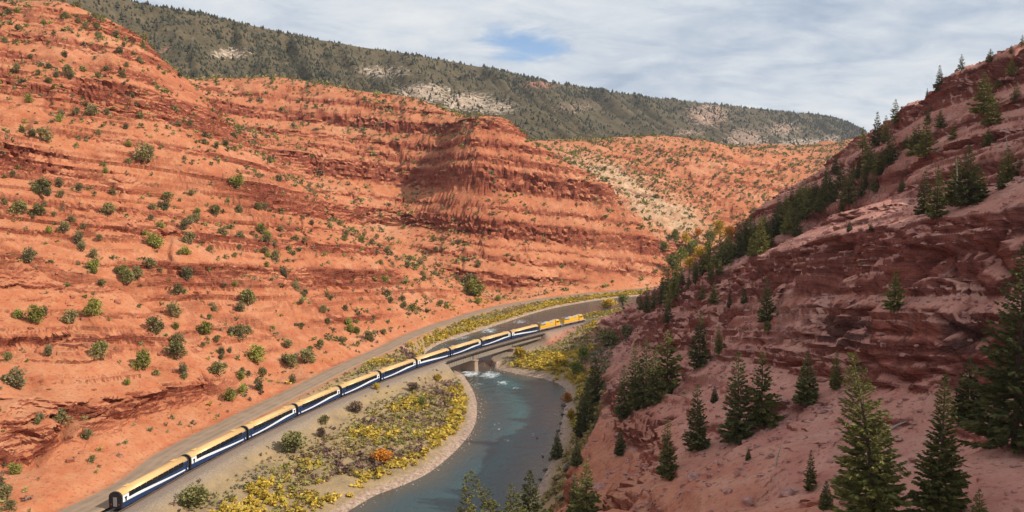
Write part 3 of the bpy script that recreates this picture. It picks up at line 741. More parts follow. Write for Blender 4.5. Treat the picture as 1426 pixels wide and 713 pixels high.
for sgn in (-1, 1):
    o = sgn * .75
    rel(strip('rail', rline(-96, 400), [o - .07, o - .035, o - .035, o + .035, o + .035, o + .07], [-.24, -.2, 0, 0, -.2, -.24], STEEL), track)
sl = MB()
for s in np.arange(-60, 396, .62):
    p = rail(s); t = rail_t(s); n = np.array([-t[1], t[0]])
    c = [p + t * a + n * b for a, b in ((-.12, -1.3), (.12, -1.3), (.12, 1.3), (-.12, 1.3))]
    sl.add([(*q, -.27) for q in c] + [(*q, -.19) for q in c], [(4, 5, 6, 7), (0, 1, 5, 4), (1, 2, 6, 5), (2, 3, 7, 6), (3, 0, 4, 7)])
rel(sl.build('sleepers', TIMBER), track)['kind'] = 'stuff'

# ---------------------------------------------------------------- girder bridge
GIRD = plain('weathered_girder', (.27, .22, .175), .7, .1, .25, .8); CONC = plain('bridge_concrete', (.36, .25, .18), .9, var=.2, scale=.7); DARKST = plain('dark_steel', (.07, .062, .058), .6, .3)
br = tag(empty('girder_bridge', (*rail((BR0 + BR1) / 2), WZ)), 'grey steel girder railway bridge on stone piers over the river', 'bridge')
def sbox(mb, s0, s1, o0, o1, z0, z1):      # a box along the railway
    c = []
    for z in (z0, z1):
        for s, o in ((s0, o0), (s1, o0), (s1, o1), (s0, o1)):
            p = rail(s); t = rail_t(s); c.append((p[0] - t[1] * o, p[1] + t[0] * o, z))
    mb.add(c, [(0, 3, 2, 1), (4, 5, 6, 7), (0, 1, 5, 4), (1, 2, 6, 5), (2, 3, 7, 6), (3, 0, 4, 7)])
SPANS = [(BR0, 200., 3.0), (200., 234., 3.0), (234., BR1, 2.2)]
m = MB()
for s0 in np.arange(BR0 + .01, BR1 - 1, 4.3): sbox(m, s0, min(s0 + 4.3, BR1), -2.9, 2.9, -.92, -.68)
rel(m.build('deck', CONC), br)
for s0, s1, dp in SPANS:
    for sg in (-1, 1):
        o = sg * 1.95; z0 = -.93 - dp
        m = MB()
        sbox(m, s0 + .15, s1 - .15, o - .05, o + .05, z0 + .08, -1.02); sbox(m, s0 + .15, s1 - .15, o - .28, o + .28, -1.02, -.93); sbox(m, s0 + .15, s1 - .15, o - .28, o + .28, z0, z0 + .08)
        gd = rel(m.build('girder', GIRD), br)
        st = MB()
        for s in np.arange(s0 + .6, s1 - .3, 1.9): sbox(st, s - .06, s + .06, o + .052 * sg, o + .25 * sg, z0 + .085, -1.025)
        so = rel(st.build('stiffener', GIRD), br); so['kind'] = 'stuff'
for sg in (-1, 1):
    m = MB()
    for s0 in np.arange(BR0, BR1 - 2, 4.3): sbox(m, s0, s0 + 4.25, sg * 2.95 - .5 + .5 * sg, sg * 2.95 + .5 + .5 * sg, -.60, -.52)
    rel(m.build('walkway', DARKST), br)
    m = MB()
    for s in np.arange(BR0 + .2, BR1, 2.6):
        p = rail(s); t = rail_t(s); o = sg * 3.95; x, y = p[0] - t[1] * o, p[1] + t[0] * o
        m.tube([(x, y, -.52), (x, y, .58)], .035, 4)
    for z in (.05, .58):
        pts = []
        for s in np.arange(BR0 + .2, BR1, 2.6):
            p = rail(s); t = rail_t(s); o = sg * 3.95; pts.append((p[0] - t[1] * o, p[1] + t[0] * o, z))
        m.tube(pts, .03, 4)
    rel(m.build('handrail', DARKST), br)
def pier(s, zt_, w=3.0, L=7.6, name='pier'):
    p = rail(s); t = rail_t(s); n = np.array([-t[1], t[0]]); rings = []
    for z, k in ((WZ - 2.5, 1.1), (WZ + 1.0, 1.06), (zt_ - .5, 1.0), (zt_ - .5, 1.1), (zt_, 1.1)):
        r = []
        for a in np.linspace(0, 2 * math.pi, 16, endpoint=False):
            ca, sa = math.cos(a), math.sin(a); u = math.copysign(abs(ca) ** .2, ca) * w / 2 * k; v = math.copysign(abs(sa) ** .35, sa) * L / 2 * k
            r.append((*(p + t * u + n * v), z))
        rings.append(r)
    m = MB(); m.loft(rings); rel(m.build(name, CONC), br)
pier(200., -3.95); pier(234., -3.95)
for s, d in ((BR0, -1), (BR1, 1)):
    m = MB(); sbox(m, s + d * .1, s + d * 2.6, -3.4, 3.4, WZ - .5, -.95 - (3.0 if d < 0 else 2.2)); sbox(m, s + d * .9, s + d * 2.6, -3.4, 3.4, -3.95 if d < 0 else -3.15, -.94)
    sbox(m, s + d * 1.2, s + d * 6, -3.55, -3.1, -4.5, -.5); sbox(m, s + d * 1.2, s + d * 6, 3.1, 3.55, -4.5, -.5)
    rel(m.build('abutment', CONC), br)

# ---------------------------------------------------------------- train
NAVY = plain('navy_paint', (.012, .034, .105), .32, 0, .08); WHITE = plain('white_paint', (.78, .79, .80), .35, 0, .05); GOLD = plain('gold_roof_paint', (.70, .44, .18), .42, .1, .12, .6)
GLASS = plain('dark_window_glass', (.010, .013, .018), .08, 0, .1, spec=.6); BLACK = plain('black_rubber', (.016, .016, .018), .65); UNDER = plain('underframe', (.035, .033, .032), .8); WHEEL = plain('wheel_steel', (.10, .085, .075), .5, .6)
YEL = plain('yellow_loco_paint', (.72, .40, .03), .42, 0, .10, .8); GREY = plain('grey_loco_roof', (.33, .33, .33), .55, 0, .15); RED = plain('red_stripe_paint', (.5, .03, .02), .5); LAMP = plain('lamp_lens', (.75, .73, .65), .2)
_wm = MB(); _wm.cyl((0, 0, 0), .46, (0, 1, 0), .14, 16); _wm.cyl((0, .09, 0), .40, (0, 1, 0), .05, 16); WHM = _wm.mesh('wheel', WHEEL)
def bogie(par, x, wb=2.6, axles=2):
    m = MB()
    for sg in (-1, 1):
        y = sg * 1.02
        m.box(-wb / 2 - .5, wb / 2 + .5, y - .09, y + .09, .50, .72); m.box(-.5, .5, y - .14, y + .14, .38, .50)
        m.box(-.35, .35, y - .16, y + .16, .72, .88)
        for k in range(axles): m.box(-wb / 2 + k * wb / (axles - 1) - .18, -wb / 2 + k * wb / (axles - 1) + .18, y + sg * .09, y + sg * .2, .36, .62)
    m.box(-.35, .35, -1.0, 1.0, .52, .8)
    b = m.build('bogie', UNDER, par); b.location.x = x
    for k in range(axles):
        for sg in (-1, 1):
            w = link('wheel', WHM, None, b); w.location = (-wb / 2 + k * wb / (axles - 1), sg * .75, .46)
    return b
CL = 25.3
# coach section: half-width by height
SEC = [(.62, 1.46), (1.0, 1.53), (2.25, 1.55), (2.45, 1.54), (3.25, 1.50), (3.62, 1.36), (3.95, 1.08), (4.2, .62), (4.3, .0)]
def hw(z): return float(np.interp(z, [a for a, b in SEC], [b for a, b in SEC]))
def coach(kind, tail=False):
    root = empty('rail_coach'); h = CL / 2
    def prof(zs, x): return [(x, -hw(z), z) for z in zs] + [(x, hw(z), z) for z in reversed(zs)]
    m = MB(); zs = [.62, 1.0, 2.25, 2.45, 3.3]
    m.loft([prof(zs, x) for x in (-h, h)]); m.build('body', NAVY, root)
    zr = [3.3, 3.45, 3.62, 3.8, 3.95, 4.1, 4.2, 4.27, 4.3]
    rf = MB()
    def rp(x, k=1.0): return [(x, -hw(z) - .012, 3.3 + (z - 3.3) * k) for z in zr] + [(x, hw(z) + .012, 3.3 + (z - 3.3) * k) for z in reversed(zr[:-1])]
    rf.loft([rp(-h + .45), rp(h - .45)])
    roof = rf.build('roof', GOLD, root, True)
    m = MB()
    for x in np.arange(-h + 2.5, h - 2, 2.5):
        m.loft([[(x - .03, a, b + .012) for a, b in zip([-hw(z) - .02 for z in zr] + [hw(z) + .02 for z in reversed(zr[:-1])], zr + zr[-2::-1])],
                [(x + .03, a, b + .012) for a, b in zip([-hw(z) - .02 for z in zr] + [hw(z) + .02 for z in reversed(zr[:-1])], zr + zr[-2::-1])]])
    m.build('roof_seam', GOLD, roof)['kind'] = 'stuff'
    for x in (-h + 4, h - 4):
        m = MB(); m.box(x - .9, x + .9, -.5, .5, 4.27, 4.47); m.build('roof_vent', GOLD, roof)
    for x0, x1 in ((-h - .02, -h + .44), (h - .44, h + .02)):
        m = MB(); ring = lambda x: [(x, -hw(z) - .05, z + .03) for z in [.62, 2.45, 3.25] + zr] + [(x, hw(z) + .05, z + .03) for z in reversed([.62, 2.45, 3.25] + zr[:-1])]
        m.loft([ring(x0), ring(x1)]); m.build('end_frame', BLACK, root)
    # windows along each side, leaning in with the body
    n = 10; x0, x1 = -h + 2.6, h - 2.2; w = (x1 - x0) / n
    zt2, zb = (3.52, 2.42) if kind == 'A' else (3.78, 2.30)
    wm = {}
    for sg in (-1, 1):
        q = MB(); zz = np.linspace(zb, zt2, 5)
        q.loft([[(xx, sg * (hw(z) + .03), z) for z in zz] + [(xx, sg * (hw(z) - .06), z) for z in zz[::-1]] for xx in (-w / 2 + .07, w / 2 - .07)])
        wm[sg] = q.mesh('window', GLASS)
    for sg in (-1, 1):
        for k in range(n):
            o = link('window', wm[sg], None, root); o.location.x = x0 + (k + .5) * w
    # white wave painted along the side, one long band per side
    for sg in (-1, 1):
        q = MB(); tt = np.linspace(0, 1, 40); rr = []
        for t in tt:
            e = t * t * (3 - 2 * t)
            if kind == 'A': c, wd = 2.18 - .85 * e, .62 - .30 * e + .10 * math.sin(3.1 * t)
            else: c, wd = 1.22 + 1.02 * e ** 1.5, .34 + .36 * e
            x = -h + .46 + t * (CL - .92); rr.append([(x, sg * (hw(z) + .016), z) for z in np.linspace(max(c - wd / 2, .75), c + wd / 2, 5)])
        q.loft(rr, cap=False, closed=False); q.build('wave_stripe', WHITE, root)
        q = MB(); k0, k1 = (-h + .5, -h + 2.5) if kind == 'A' else (h - 2.1, h - .5)
        q.loft([[(x, sg * (hw(z) + .014), z) for z in np.linspace(2.3, 3.4, 5)] for x in (k0, k1)], cap=False, closed=False); q.build('end_panel', WHITE, root)
    for x in (-h + 1.5, h - 1.2):
        for sg in (-1, 1):
            m = MB(); m.box(x - .42, x + .42, sg * 1.535 - .02, sg * 1.535 + .035, .95, 2.9); d = m.build('door', NAVY, root)
            q = MB(); q.box(x - .24, x + .24, sg * 1.535 - .03, sg * 1.535 + .045, 1.9, 2.7); q.build('door_window', GLASS, d)
    m = MB(); m.box(-h + .3, h - .3, -1.2, 1.2, .82, .98); m.box(-4, -1, -1.3, 1.3, .42, .84); m.box(.5, 4.5, -1.3, 1.3, .45, .84); m.build('underframe', UNDER, root)
    for x in (-h + 3.2, h - 3.2): bogie(root, x)
    if tail:
        x = -h - .02
        m = MB(); m.box(x - .06, x, -1.15, 1.15, 1.0, 3.75); e = m.build('end_wall', BLACK, root)
        m = MB(); m.box(x - .10, x - .06, -.45, .45, 1.05, 3.1); d = m.build('end_door', plain('grey_door', (.30, .29, .28), .5), e)
        for y in (-.95, .95):
            m = MB(); m.cyl((x - .09, y, 1.5), .13, (1, 0, 0), .06, 10); m.build('marker_lamp', RED, e)
    return root
def gangway(par, x):
    m = MB()
    for k in range(4): m.box(x - .34 + k * .17, x - .26 + k * .17, -.95, .95, .9, 3.6)
    m.box(x - .36, x + .36, -.85, .85, .95, 3.5); m.build('gangway', BLACK, par)
cA, cB, cT = coach('A'), coach('B'), coach('A', True)
gangway(cA, CL / 2 + .36); gangway(cB, CL / 2 + .36); gangway(cT, CL / 2 + .36)
LAB = ['rearmost coach of the train, with black end wall and grey door', 'second coach from the rear of the train', 'third coach from the rear of the train', 'fourth coach from the rear of the train', 'fifth coach from the rear of the train',
       'sixth coach from the rear of the train', 'seventh coach, entering the girder bridge', 'eighth coach, over the bridge pier in the river', 'ninth coach, second behind the yellow locomotives', 'foremost coach, coupled to the yellow locomotives']
LAB = [l if i == 0 else l + (', navy with white wave and gold roof') for i, l in enumerate(LAB)]
seq = ['T', 'A', 'B', 'B', 'B', 'B', 'A', 'B', 'B', 'A']; used = set()
def put(o, s0, s1):
    a, b = rail(s0), rail(s1); c = (a + b) / 2; d = b - a
    o.location = (c[0], c[1], 0); o.rotation_euler = (0, 0, math.atan2(d[1], d[0]))
for i, k in enumerate(seq):
    src = dict(T=cT, A=cA, B=cB)[k]
    o = src if k not in used else copy_tree(src); used.add(k)
    put(o, i * 26 + .36, i * 26 + 25.64); tag(o, LAB[i], 'rail coach', 'coaches of the passenger train')

def loco():
    root = empty('diesel_locomotive'); h = 10.9
    m = MB(); m.box(-h, h, -1.5, 1.5, 1.15, 1.55); m.box(-h, -h + .3, -1.45, 1.45, .55, 1.15); m.box(h - .3, h, -1.45, 1.45, .55, 1.15); m.build('underframe', GREY, root)
    m = MB(); m.box(-h + .2, h - .2, -1.515, 1.515, 1.22, 1.34); m.build('red_stripe', RED, root)
    def hood(x0, x1, w, zt2, ch=.28):
        q = MB(); q.loft([[(x, -w, 1.56), (x, -w, zt2 - ch), (x, -w + ch, zt2), (x, w - ch, zt2), (x, w, zt2 - ch), (x, w, 1.56)] for x in (x0, x1)]); return q
    lh = hood(-h + 1.2, 4.6, .98, 4.35).build('long_hood', YEL, root)
    m = MB(); m.box(-h + 1.3, 4.5, -.72, .72, 4.345, 4.50); m.build('hood_roof', GREY, lh)
    for sg in (-1, 1):
        for x in np.arange(-8.5, 4, 1.55):
            q = MB(); q.box(x, x + 1.3, sg * .98 - .02, sg * .98 + .02, 1.75, 3.1); q.build('hood_door', YEL, lh)
        q = MB(); q.box(-8.9, -4.8, sg * .98 - .03, sg * .98 + .035, 3.2, 4.0); q.build('radiator_grille', DARKST, lh)
        q = MB(); q.box(-.5, 2.2, sg * .98 - .03, sg * .98 + .16, 3.3, 4.15); q.build('intake', GREY, lh)
    wg = MB(); wg.loft([[(x, -1.45, 3.7), (x, -1.3, 4.55), (x, 1.3, 4.55), (x, 1.45, 3.7)] for x in (-9.4, -5.2)]); wg.build('radiator_housing', GREY, lh)
    for x in (-8.6, -7.3, -6.0):
        q = MB(); q.cyl((x, 0, 4.62), .55, (0, 0, 1), .16, 14); q.build('fan', DARKST, lh)
    q = MB(); q.box(-1.2, .2, -.35, .35, 4.49, 4.82); q.build('exhaust_stack', DARKST, lh)
    cb = hood(4.62, 7.6, 1.48, 4.55, .35).build('cab', YEL, root)
    q = MB(); q.box(4.7, 7.5, -1.1, 1.1, 4.54, 4.62); q.build('cab_roof', GREY, cb)
    for sg in (-1, 1):
        for xa, xb in ((4.95, 5.9), (6.1, 7.2)):
            q = MB(); q.box(xa, xb, sg * 1.48 - .02, sg * 1.48 + .025, 3.05, 3.85); q.build('side_window', GLASS, cb)
        q = MB(); q.box(7.58, 7.64, sg * .72 - .58, sg * .72 + .58, 3.25, 3.95); q.build('windscreen', GLASS, cb)
    ns = MB(); ns.loft([[(7.62, -1.2, 1.56), (7.62, -1.2, 2.9), (7.62, -.8, 3.15), (7.62, .8, 3.15), (7.62, 1.2, 2.9), (7.62, 1.2, 1.56)], [(9.5, -1.0, 1.56), (9.5, -1.0, 2.5), (9.5, -.7, 2.75), (9.5, .7, 2.75), (9.5, 1.0, 2.5), (9.5, 1.0, 1.56)]]); n_ = ns.build('nose', YEL, root)
    for y in (-.22, .22):
        q = MB(); q.cyl((9.53, y, 2.45), .14, (1, 0, 0), .1, 10); q.build('headlight', LAMP, n_)
    m = MB(); m.loft([[(x, -1.35, 1.14), (x, -1.45, .7), (x, -1.0, .38), (x, 1.0, .38), (x, 1.45, .7), (x, 1.35, 1.14)] for x in (-3, 3)]); m.build('fuel_tank', DARKST, root)
    for sg in (-1, 1):
        m = MB(); pts = np.arange(-h + .2, 4.5, 1.8)
        for x in pts: m.tube([(x, sg * 1.42, 1.55), (x, sg * 1.42, 2.6)], .025, 4)
        m.tube([(pts[0], sg * 1.42, 2.6), (pts[-1], sg * 1.42, 2.6)], .025, 4); m.build('handrail', YEL, root)
        m = MB()
        for k in range(4): m.box(h - .9 - .0, h - .3, sg * 1.3 - .18, sg * 1.3 + .18, .45 + k * .3, .5 + k * .3)
        m.build('step', GREY, root)
    m = MB(); m.loft([[(h + .02, -1.4, .2), (h + .02, -1.4, .8), (h + .02, 1.4, .8), (h + .02, 1.4, .2)], [(h + .35, -.9, .2), (h + .15, -.9, .8), (h + .15, .9, .8), (h + .35, .9, .2)]]); m.build('plow', DARKST, root)
    for x in (-6.9, 6.9): bogie(root, x, 3.9, 3)
    return root
l1 = loco(); l2 = copy_tree(l1)
put(l1, 260.4, 283.0); put(l2, 283.4, 306.6)
tag(l1, 'second yellow diesel locomotive, coupled between the coaches and the lead engine', 'locomotive', 'yellow locomotives hauling the train')
tag(l2, 'leading yellow diesel locomotive at the head of the train', 'locomotive', 'yellow locomotives hauling the train')
# ---------------------------------------------------------------- foliage materials
def leaf_mat(name, c1, c2, attr=False, trans=.12, vs=.7):
    m, nt, b = new_mat(name)
    oi = NODE(nt, 'ShaderNodeObjectInfo'); g = NODE(nt, 'ShaderNodeNewGeometry')
    n = NOISE(nt, g.outputs['Position'], vs, 3)
    c = RAMP(nt, n, [(.32, c1), (.68, c2)])
    if attr:
        at = NODE(nt, 'ShaderNodeAttribute', attribute_name='tint'); c = MIX(nt, 1.0, c, at.outputs['Color'], 'MULTIPLY')
    k = MATH(nt, 'ADD', .72, MATH(nt, 'MULTIPLY', oi.outputs['Random'], .56))
    v = NODE(nt, 'ShaderNodeVectorMath', operation='SCALE'); nt.links.new(c, v.inputs[0]); nt.links.new(k, v.inputs['Scale'])
    nt.links.new(v.outputs[0], b.inputs['Base Color']); b.inputs['Roughness'].default_value = .8; b.inputs['Specular IOR Level'].default_value = .2
    tr = NODE(nt, 'ShaderNodeBsdfTranslucent'); nt.links.new(v.outputs[0], tr.inputs[0])
    ms = NODE(nt, 'ShaderNodeMixShader'); ms.inputs[0].default_value = trans
    nt.links.new(b.outputs[0], ms.inputs[1]); nt.links.new(tr.outputs[0], ms.inputs[2])
    nt.links.new(ms.outputs[0], nt.nodes['Material Output'].inputs[0])
    return m
BARK = plain('bark', (.10, .068, .05), .9, var=.3); DEADW = plain('dead_wood', (.34, .29, .25), .9, var=.25)
NEED = [leaf_mat('needles_dark', (.078, .080, .028), (.150, .146, .050)), leaf_mat('needles_green', (.105, .108, .032), (.215, .200, .058)), leaf_mat('needles_sunlit_tint', (.160, .155, .040), (.300, .270, .075))]  # the last tone has yellow-green sunlight painted into the needles
JUN = [leaf_mat('juniper_olive', (.19, .16, .068), (.33, .275, .115)), leaf_mat('juniper_green', (.165, .155, .055), (.30, .27, .095)), leaf_mat('juniper_dark', (.135, .120, .060), (.25, .21, .10)), leaf_mat('shrub_lime', (.20, .21, .045), (.37, .35, .08))]
FARG = leaf_mat('far_forest', (.026, .030, .020), (.058, .058, .036), True, .05, .05)  # cloud shadow over the mesa is put into this dark tone
BRUSH = leaf_mat('brush_leaf', (.75, .75, .75), (1.1, 1.1, 1.1), True, .15)
SHST = leaf_mat('slope_shrub_leaf', (.75, .75, .75), (1.15, 1.15, 1.15), True, .1)

def diamonds(base, tip, wid, rng):
    """leaf-shaped quads from base points to tips"""
    d = tip - base; r = rng.normal(size=d.shape); s = np.cross(d, r); s /= np.linalg.norm(s, axis=1)[:, None] + 1e-9
    mid = base + d * .55; w = wid[:, None] * s * .5
    V = np.stack([base, mid - w, tip, mid + w], 1).reshape(-1, 3)
    return V, np.arange(len(V)).reshape(-1, 4)
def conifer_mesh(seed, h, r, nlev, nbr, nsp, full=.07, lean=0., ragged=.25, nl=.55):
    rng = np.random.default_rng(seed); B = []; T = []; Wd = []
    tr = MB(); bend = np.array([lean, rng.uniform(-.2, .2)])
    def axis(z): t = z / h; return np.array([bend[0] * t ** 1.6 * h * .12, bend[1] * t ** 1.5 * h * .06, z])
    zs = np.linspace(-.6, h * .985, 9); tr.tube([axis(max(z, 0)) if z > 0 else np.array([0, 0, z]) for z in zs], [max(.018 * h * (1 - z / h) ** .9, .012) for z in np.clip(zs, 0, h)], 7)
    for k in range(nlev):
        t = full + (1 - full) * (k + rng.uniform(-.3, .3)) / nlev; t = min(max(t, .03), .985)
        Lm = r * ((1 - t) ** .78 * (1 if t > .2 else .72 + 1.4 * t)) + .12
        nb = max(3, int(nbr * (.55 + .45 * (1 - t)))); a0 = rng.uniform(0, 6.28)
        for j in range(nb):
            if rng.random() < ragged * .35: continue
            a = a0 + 6.283 * j / nb + rng.normal() * .25; L = Lm * rng.uniform(1 - ragged * 1.4, 1 + ragged * .6)
            o = np.array([math.cos(a), math.sin(a), 0]); lat = np.array([-o[1], o[0], 0]); p0 = axis(t * h)
            up = .30 - .75 * (1 - t) + rng.normal() * .08
            n = max(3, int(nsp * (.35 + .65 * (1 - t))))
            u = rng.uniform(.12, 1, n) ** .8
            c = p0 + o * (u * L)[:, None]; c[:, 2] += L * (up * u - .10 * np.sin(u * 3.1) + .22 * u * u)
            sd = rng.choice([-1, 1], n) * rng.uniform(.2, 1.1, n)
            dr_ = o[None] * np.cos(sd)[:, None] + lat[None] * np.sin(sd)[:, None]; dr_[:, 2] += rng.uniform(-.45, .25, n)
            ln = nl * rng.uniform(.6, 1.25, n) * (.55 + .45 * (1 - t)) * (L / r + .55)
            B.append(c - dr_ * (ln * .35)[:, None]); T.append(c + dr_ * (ln * .65)[:, None]); Wd.append(ln * (rng.uniform(.26, .44, n) if nsp > 40 else rng.uniform(.42, .7, n)))
        if k % 3 == 0 and nsp > 8:
            a = a0; tr.tube([axis(t * h), axis(t * h) + np.array([math.cos(a) * Lm * .8, math.sin(a) * Lm * .8, -.1 * Lm])], [.03, .008], 4)
    tip = axis(h); m = 10
    B.append(np.tile(axis(h * .955), (m, 1)) + rng.normal(size=(m, 3)) * .05 * np.array([1, 1, h * .12])); T.append(B[-1] + np.c_[rng.normal(size=(m, 2)) * .16, rng.uniform(.2, .5, m)]); Wd.append(np.full(m, .14))
    V, Fq = diamonds(np.vstack(B), np.vstack(T), np.concatenate(Wd), rng)
    return tr, V, Fq
def shrub_arrays(seed, nb, n, ls):
    """unit-height rounded shrub: leaf quads on several uneven clumps"""
    rng = np.random.default_rng(seed); C = []; Rr = []
    for k in range(nb):
        a = rng.uniform(0, 6.28); q = rng.uniform(0, .36) ; z = rng.uniform(.22, .74)
        C.append((math.cos(a) * q * (1.15 - z), math.sin(a) * q * (1.15 - z), z)); Rr.append(rng.uniform(.16, .27))
    C = np.array(C); Rr = np.array(Rr); w = rng.integers(0, nb, n)
    d = rng.normal(size=(n, 3)); d /= np.linalg.norm(d, axis=1)[:, None]
    p = C[w] + d * (Rr[w] * rng.uniform(.45, 1.05, n) ** .6)[:, None]; p[:, 2] = np.abs(p[:, 2])
    u = d + rng.normal(size=d.shape) * .6 + np.array([0, 0, .35]); u /= np.linalg.norm(u, axis=1)[:, None]
    ln = ls * rng.uniform(.6, 1.3, n)
    return diamonds(p - u * (ln * .3)[:, None], p + u * (ln * .7)[:, None], ln * rng.uniform(.5, .85, n), rng)
def stems(h, seed, n=4, r=.05):
    rng = random.Random(seed); m = MB()
    for k in range(n):
        a = rng.uniform(0, 6.28); m.tube([(0, 0, -.25), (math.cos(a) * .08 * h, math.sin(a) * .08 * h, .2 * h), (math.cos(a) * .22 * h, math.sin(a) * .22 * h, .55 * h)], [r * h * .5, r * h * .4, r * h * .15], 5)
    return m
def scatter(name, protos, pos, scl, rot, which, mat, tint=None, kind='stuff', zs=None):
    Vs, Fs, Ts = [], [], []; o = 0
    for i in range(len(pos)):
        V0, F0 = protos[which[i]]; c, s = math.cos(rot[i]), math.sin(rot[i]); k = scl[i]
        kz = k if zs is None else zs[i]
        V = np.stack([(V0[:, 0] * c - V0[:, 1] * s) * k + pos[i][0], (V0[:, 0] * s + V0[:, 1] * c) * k + pos[i][1], V0[:, 2] * kz + pos[i][2]], 1)
        Vs.append(V); Fs.append(F0 + o); o += len(V)
        if tint is not None: Ts.append(np.tile(tint[i], (len(V), 1)))
    me = mesh_from(name, np.vstack(Vs), np.vstack(Fs), False)
    if tint is not None: add_col(me, 'tint', np.vstack(Ts))
    return tag(link(name, me, mat), kind=kind)

# ---------------------------------------------------------------- conifers of the shaded slope
G1, G2, G3, G4 = 'conifers standing singly on the shaded slope', 'conifers in clumps at the foot of the shaded slope', 'conifers along the crest of the shaded slope', 'conifers at the far end of the shaded slope'
CON = {}
def con_proto(key, seed, h, r, nlev, nbr, nsp, mat, **kw):
    tr, V, Fq = conifer_mesh(seed, h, r, nlev, nbr, nsp, **kw)
    CON[key] = (h, tr.mesh('trunk', BARK), mesh_from('crown', V, Fq, False)); CON[key][2].materials.append(mat)
con_proto('big_lean', 1, 14, 3.1, 54, 12, 60, NEED[1], lean=-1.3, ragged=.3, nl=.50)
con_proto('big', 2, 14, 2.5, 56, 12, 56, NEED[1], ragged=.3, nl=.48)
con_proto('big_wide', 3, 15, 3.7, 54, 12, 62, NEED[0], ragged=.35, nl=.54)
con_proto('spruce', 4, 12, 2.4, 34, 9, 20, NEED[0], nl=.62)
con_proto('spruce2', 5, 12, 2.2, 36, 9, 19, NEED[1], ragged=.35, nl=.58)
con_proto('dense', 6, 9, 2.3, 30, 10, 20, NEED[0], ragged=.12, nl=.6)
con_proto('fir', 7, 11, 3.1, 28, 9, 22, NEED[1], ragged=.4, nl=.75)
con_proto('gold', 8, 10, 3.0, 25, 9, 22, NEED[2], ragged=.45, nl=.8)  # crown coloured yellow-green as if the sun caught it
con_proto('pine', 9, 10, 2.4, 24, 8, 20, NEED[2], full=.25, ragged=.5, nl=.75)
con_proto('lean', 10, 13, 2.5, 34, 9, 22, NEED[1], lean=-3.2, ragged=.45, nl=.62)
def tree(key, p, h, label, group, rz=None, wide=1.0):
    H, tm, cm = CON[key]; o = empty('conifer_tree', p, random.uniform(0, 6.28) if rz is None else rz); s = h / H
    o.scale = (s * wide, s * wide, s)
    link('trunk', tm, None, o); link('crown', cm, None, o)
    if group == G4 and 'where the' not in label: label = ('tall ' if h > 13 else ('short ' if h < 9.5 else 'mid-height ')) + label
    if group == G1 and 'ledges above' in label: label = ('tall ' if h > 10 else ('low ' if h < 6 else 'mid-height ')) + label
    return tag(o, label, 'tree', group)
def tree_px(key, px, top, base, label, group, d=None, rz=None, wide=1.):
    if d is None:
        p = None; b = base
        while p is None and b < base + 40:
            p, nm = pick(px, b); b += 2
            if p is not None and nm == 'mesa': p = None
        if p is None: return
    else:
        q = atd(px, 400, d); p, _, nm = drop(q[0], q[1])
    x, y, dep = pix(p)
    h = (y - top) / FPX * dep / math.cos(PITCH)
    if d is None: h = (base - top) / FPX * dep
    return tree(key, p + Vector((0, 0, -.15)), min(max(h, .8), 24), label, group, rz, wide)
NEAR = [('big_lean', 1218, 484, 742, 'tall spruce with tip bent to one side, on rubble below the cliff', G1, 0.),
        ('big', 1308, 515, 728, 'tall narrow spruce with straight tip, on rubble below the cliff', G1),
        ('big_wide', 1413, 338, 622, 'broad tall fir standing tight against the banded cliff', G1),
        ('dense', 1347, 494, 585, 'compact dark conical fir at the foot of the cliff wall', G1),
        ('spruce', 1027, 484, 615, 'taller half of the dark spruce pair on the pink scree spur', G1),
        ('fir', 1060, 487, 594, 'bushier half of the dark spruce pair on the pink scree spur', G1),
        ('dense', 1123, 487, 560, 'conical green fir just below the smooth pale rock panel', G1),
        ('spruce2', 1164, 485, 541, 'slim fir between the conical fir and the bent-tipped spruce', G1),
        ('spruce', 970, 530, 626, 'solitary dark spruce on the open pink scree', G1),
        ('dense', 995, 536, 560, 'knee-high young fir on open scree beside the solitary spruce', G1),
        ('spruce2', 1128, 623, 682, 'short dark fir on the scree ledge below the outcrop', G1),
        ('dense', 1150, 666, 708, 'small dark fir beside the scree ledge', G1),
        ('fir', 1246, 372, 431, 'bushy fir growing on the ledge between the two cliff tiers', G1),
        ('spruce', 1067, 383, 449, 'dark spruce rooted against the upper cliff', G1),
        ('spruce', 974, 429, 511, 'dark spruce at the broken end of the cliff', G1),
        ('spruce2', 1001, 450, 492, 'small spruce between the cliff end and the scree spur', G1),
        ('fir', 1362, 676, 745, 'small bushy fir beside the tall straight spruce', G1),
        ('dense', 1042, 622, 640, 'tiny seedling fir on the scree', G1),
        ('gold', 929, 457, 546, 'tall spruce with sunlit yellow-green painted into its needles', G2),
        ('spruce', 899, 467, 566, 'tallest dark spruce of the clump above the river', G2),
        ('spruce2', 884, 475, 572, 'dark spruce in the clump above the river', G2),
        ('spruce', 869, 505, 582, 'dark spruce in the clump above the river', G2),
        ('spruce2', 912, 480, 562, 'dark spruce in the clump above the river', G2),
        ('dense', 828, 495, 566, 'dark conical fir above the gravel bar on the river bend', G2),
        ('spruce', 811, 545, 607, 'spruce on the bank close above the river rocks', G2),
        ('fir', 818, 530, 590, 'spruce on the bank close above the river rocks', G2),
        ('dense', 803, 612, 648, 'low fir on the bank slope under the outcrop', G2),
        ('dense', 776, 600, 638, 'small dark fir at the water edge', G2),
        ('dense', 864, 594, 632, 'small conical fir on top of the projecting outcrop', G1),
        ('spruce2', 929, 579, 665, 'slender spruce with a bleached dead trunk leaning beside it', G1),
        ('fir', 816, 635, 722, 'wide bushy fir in front of the projecting outcrop', G1),
        ('spruce', 800, 655, 718, 'bushy fir partly behind the wide one by the outcrop', G1)]
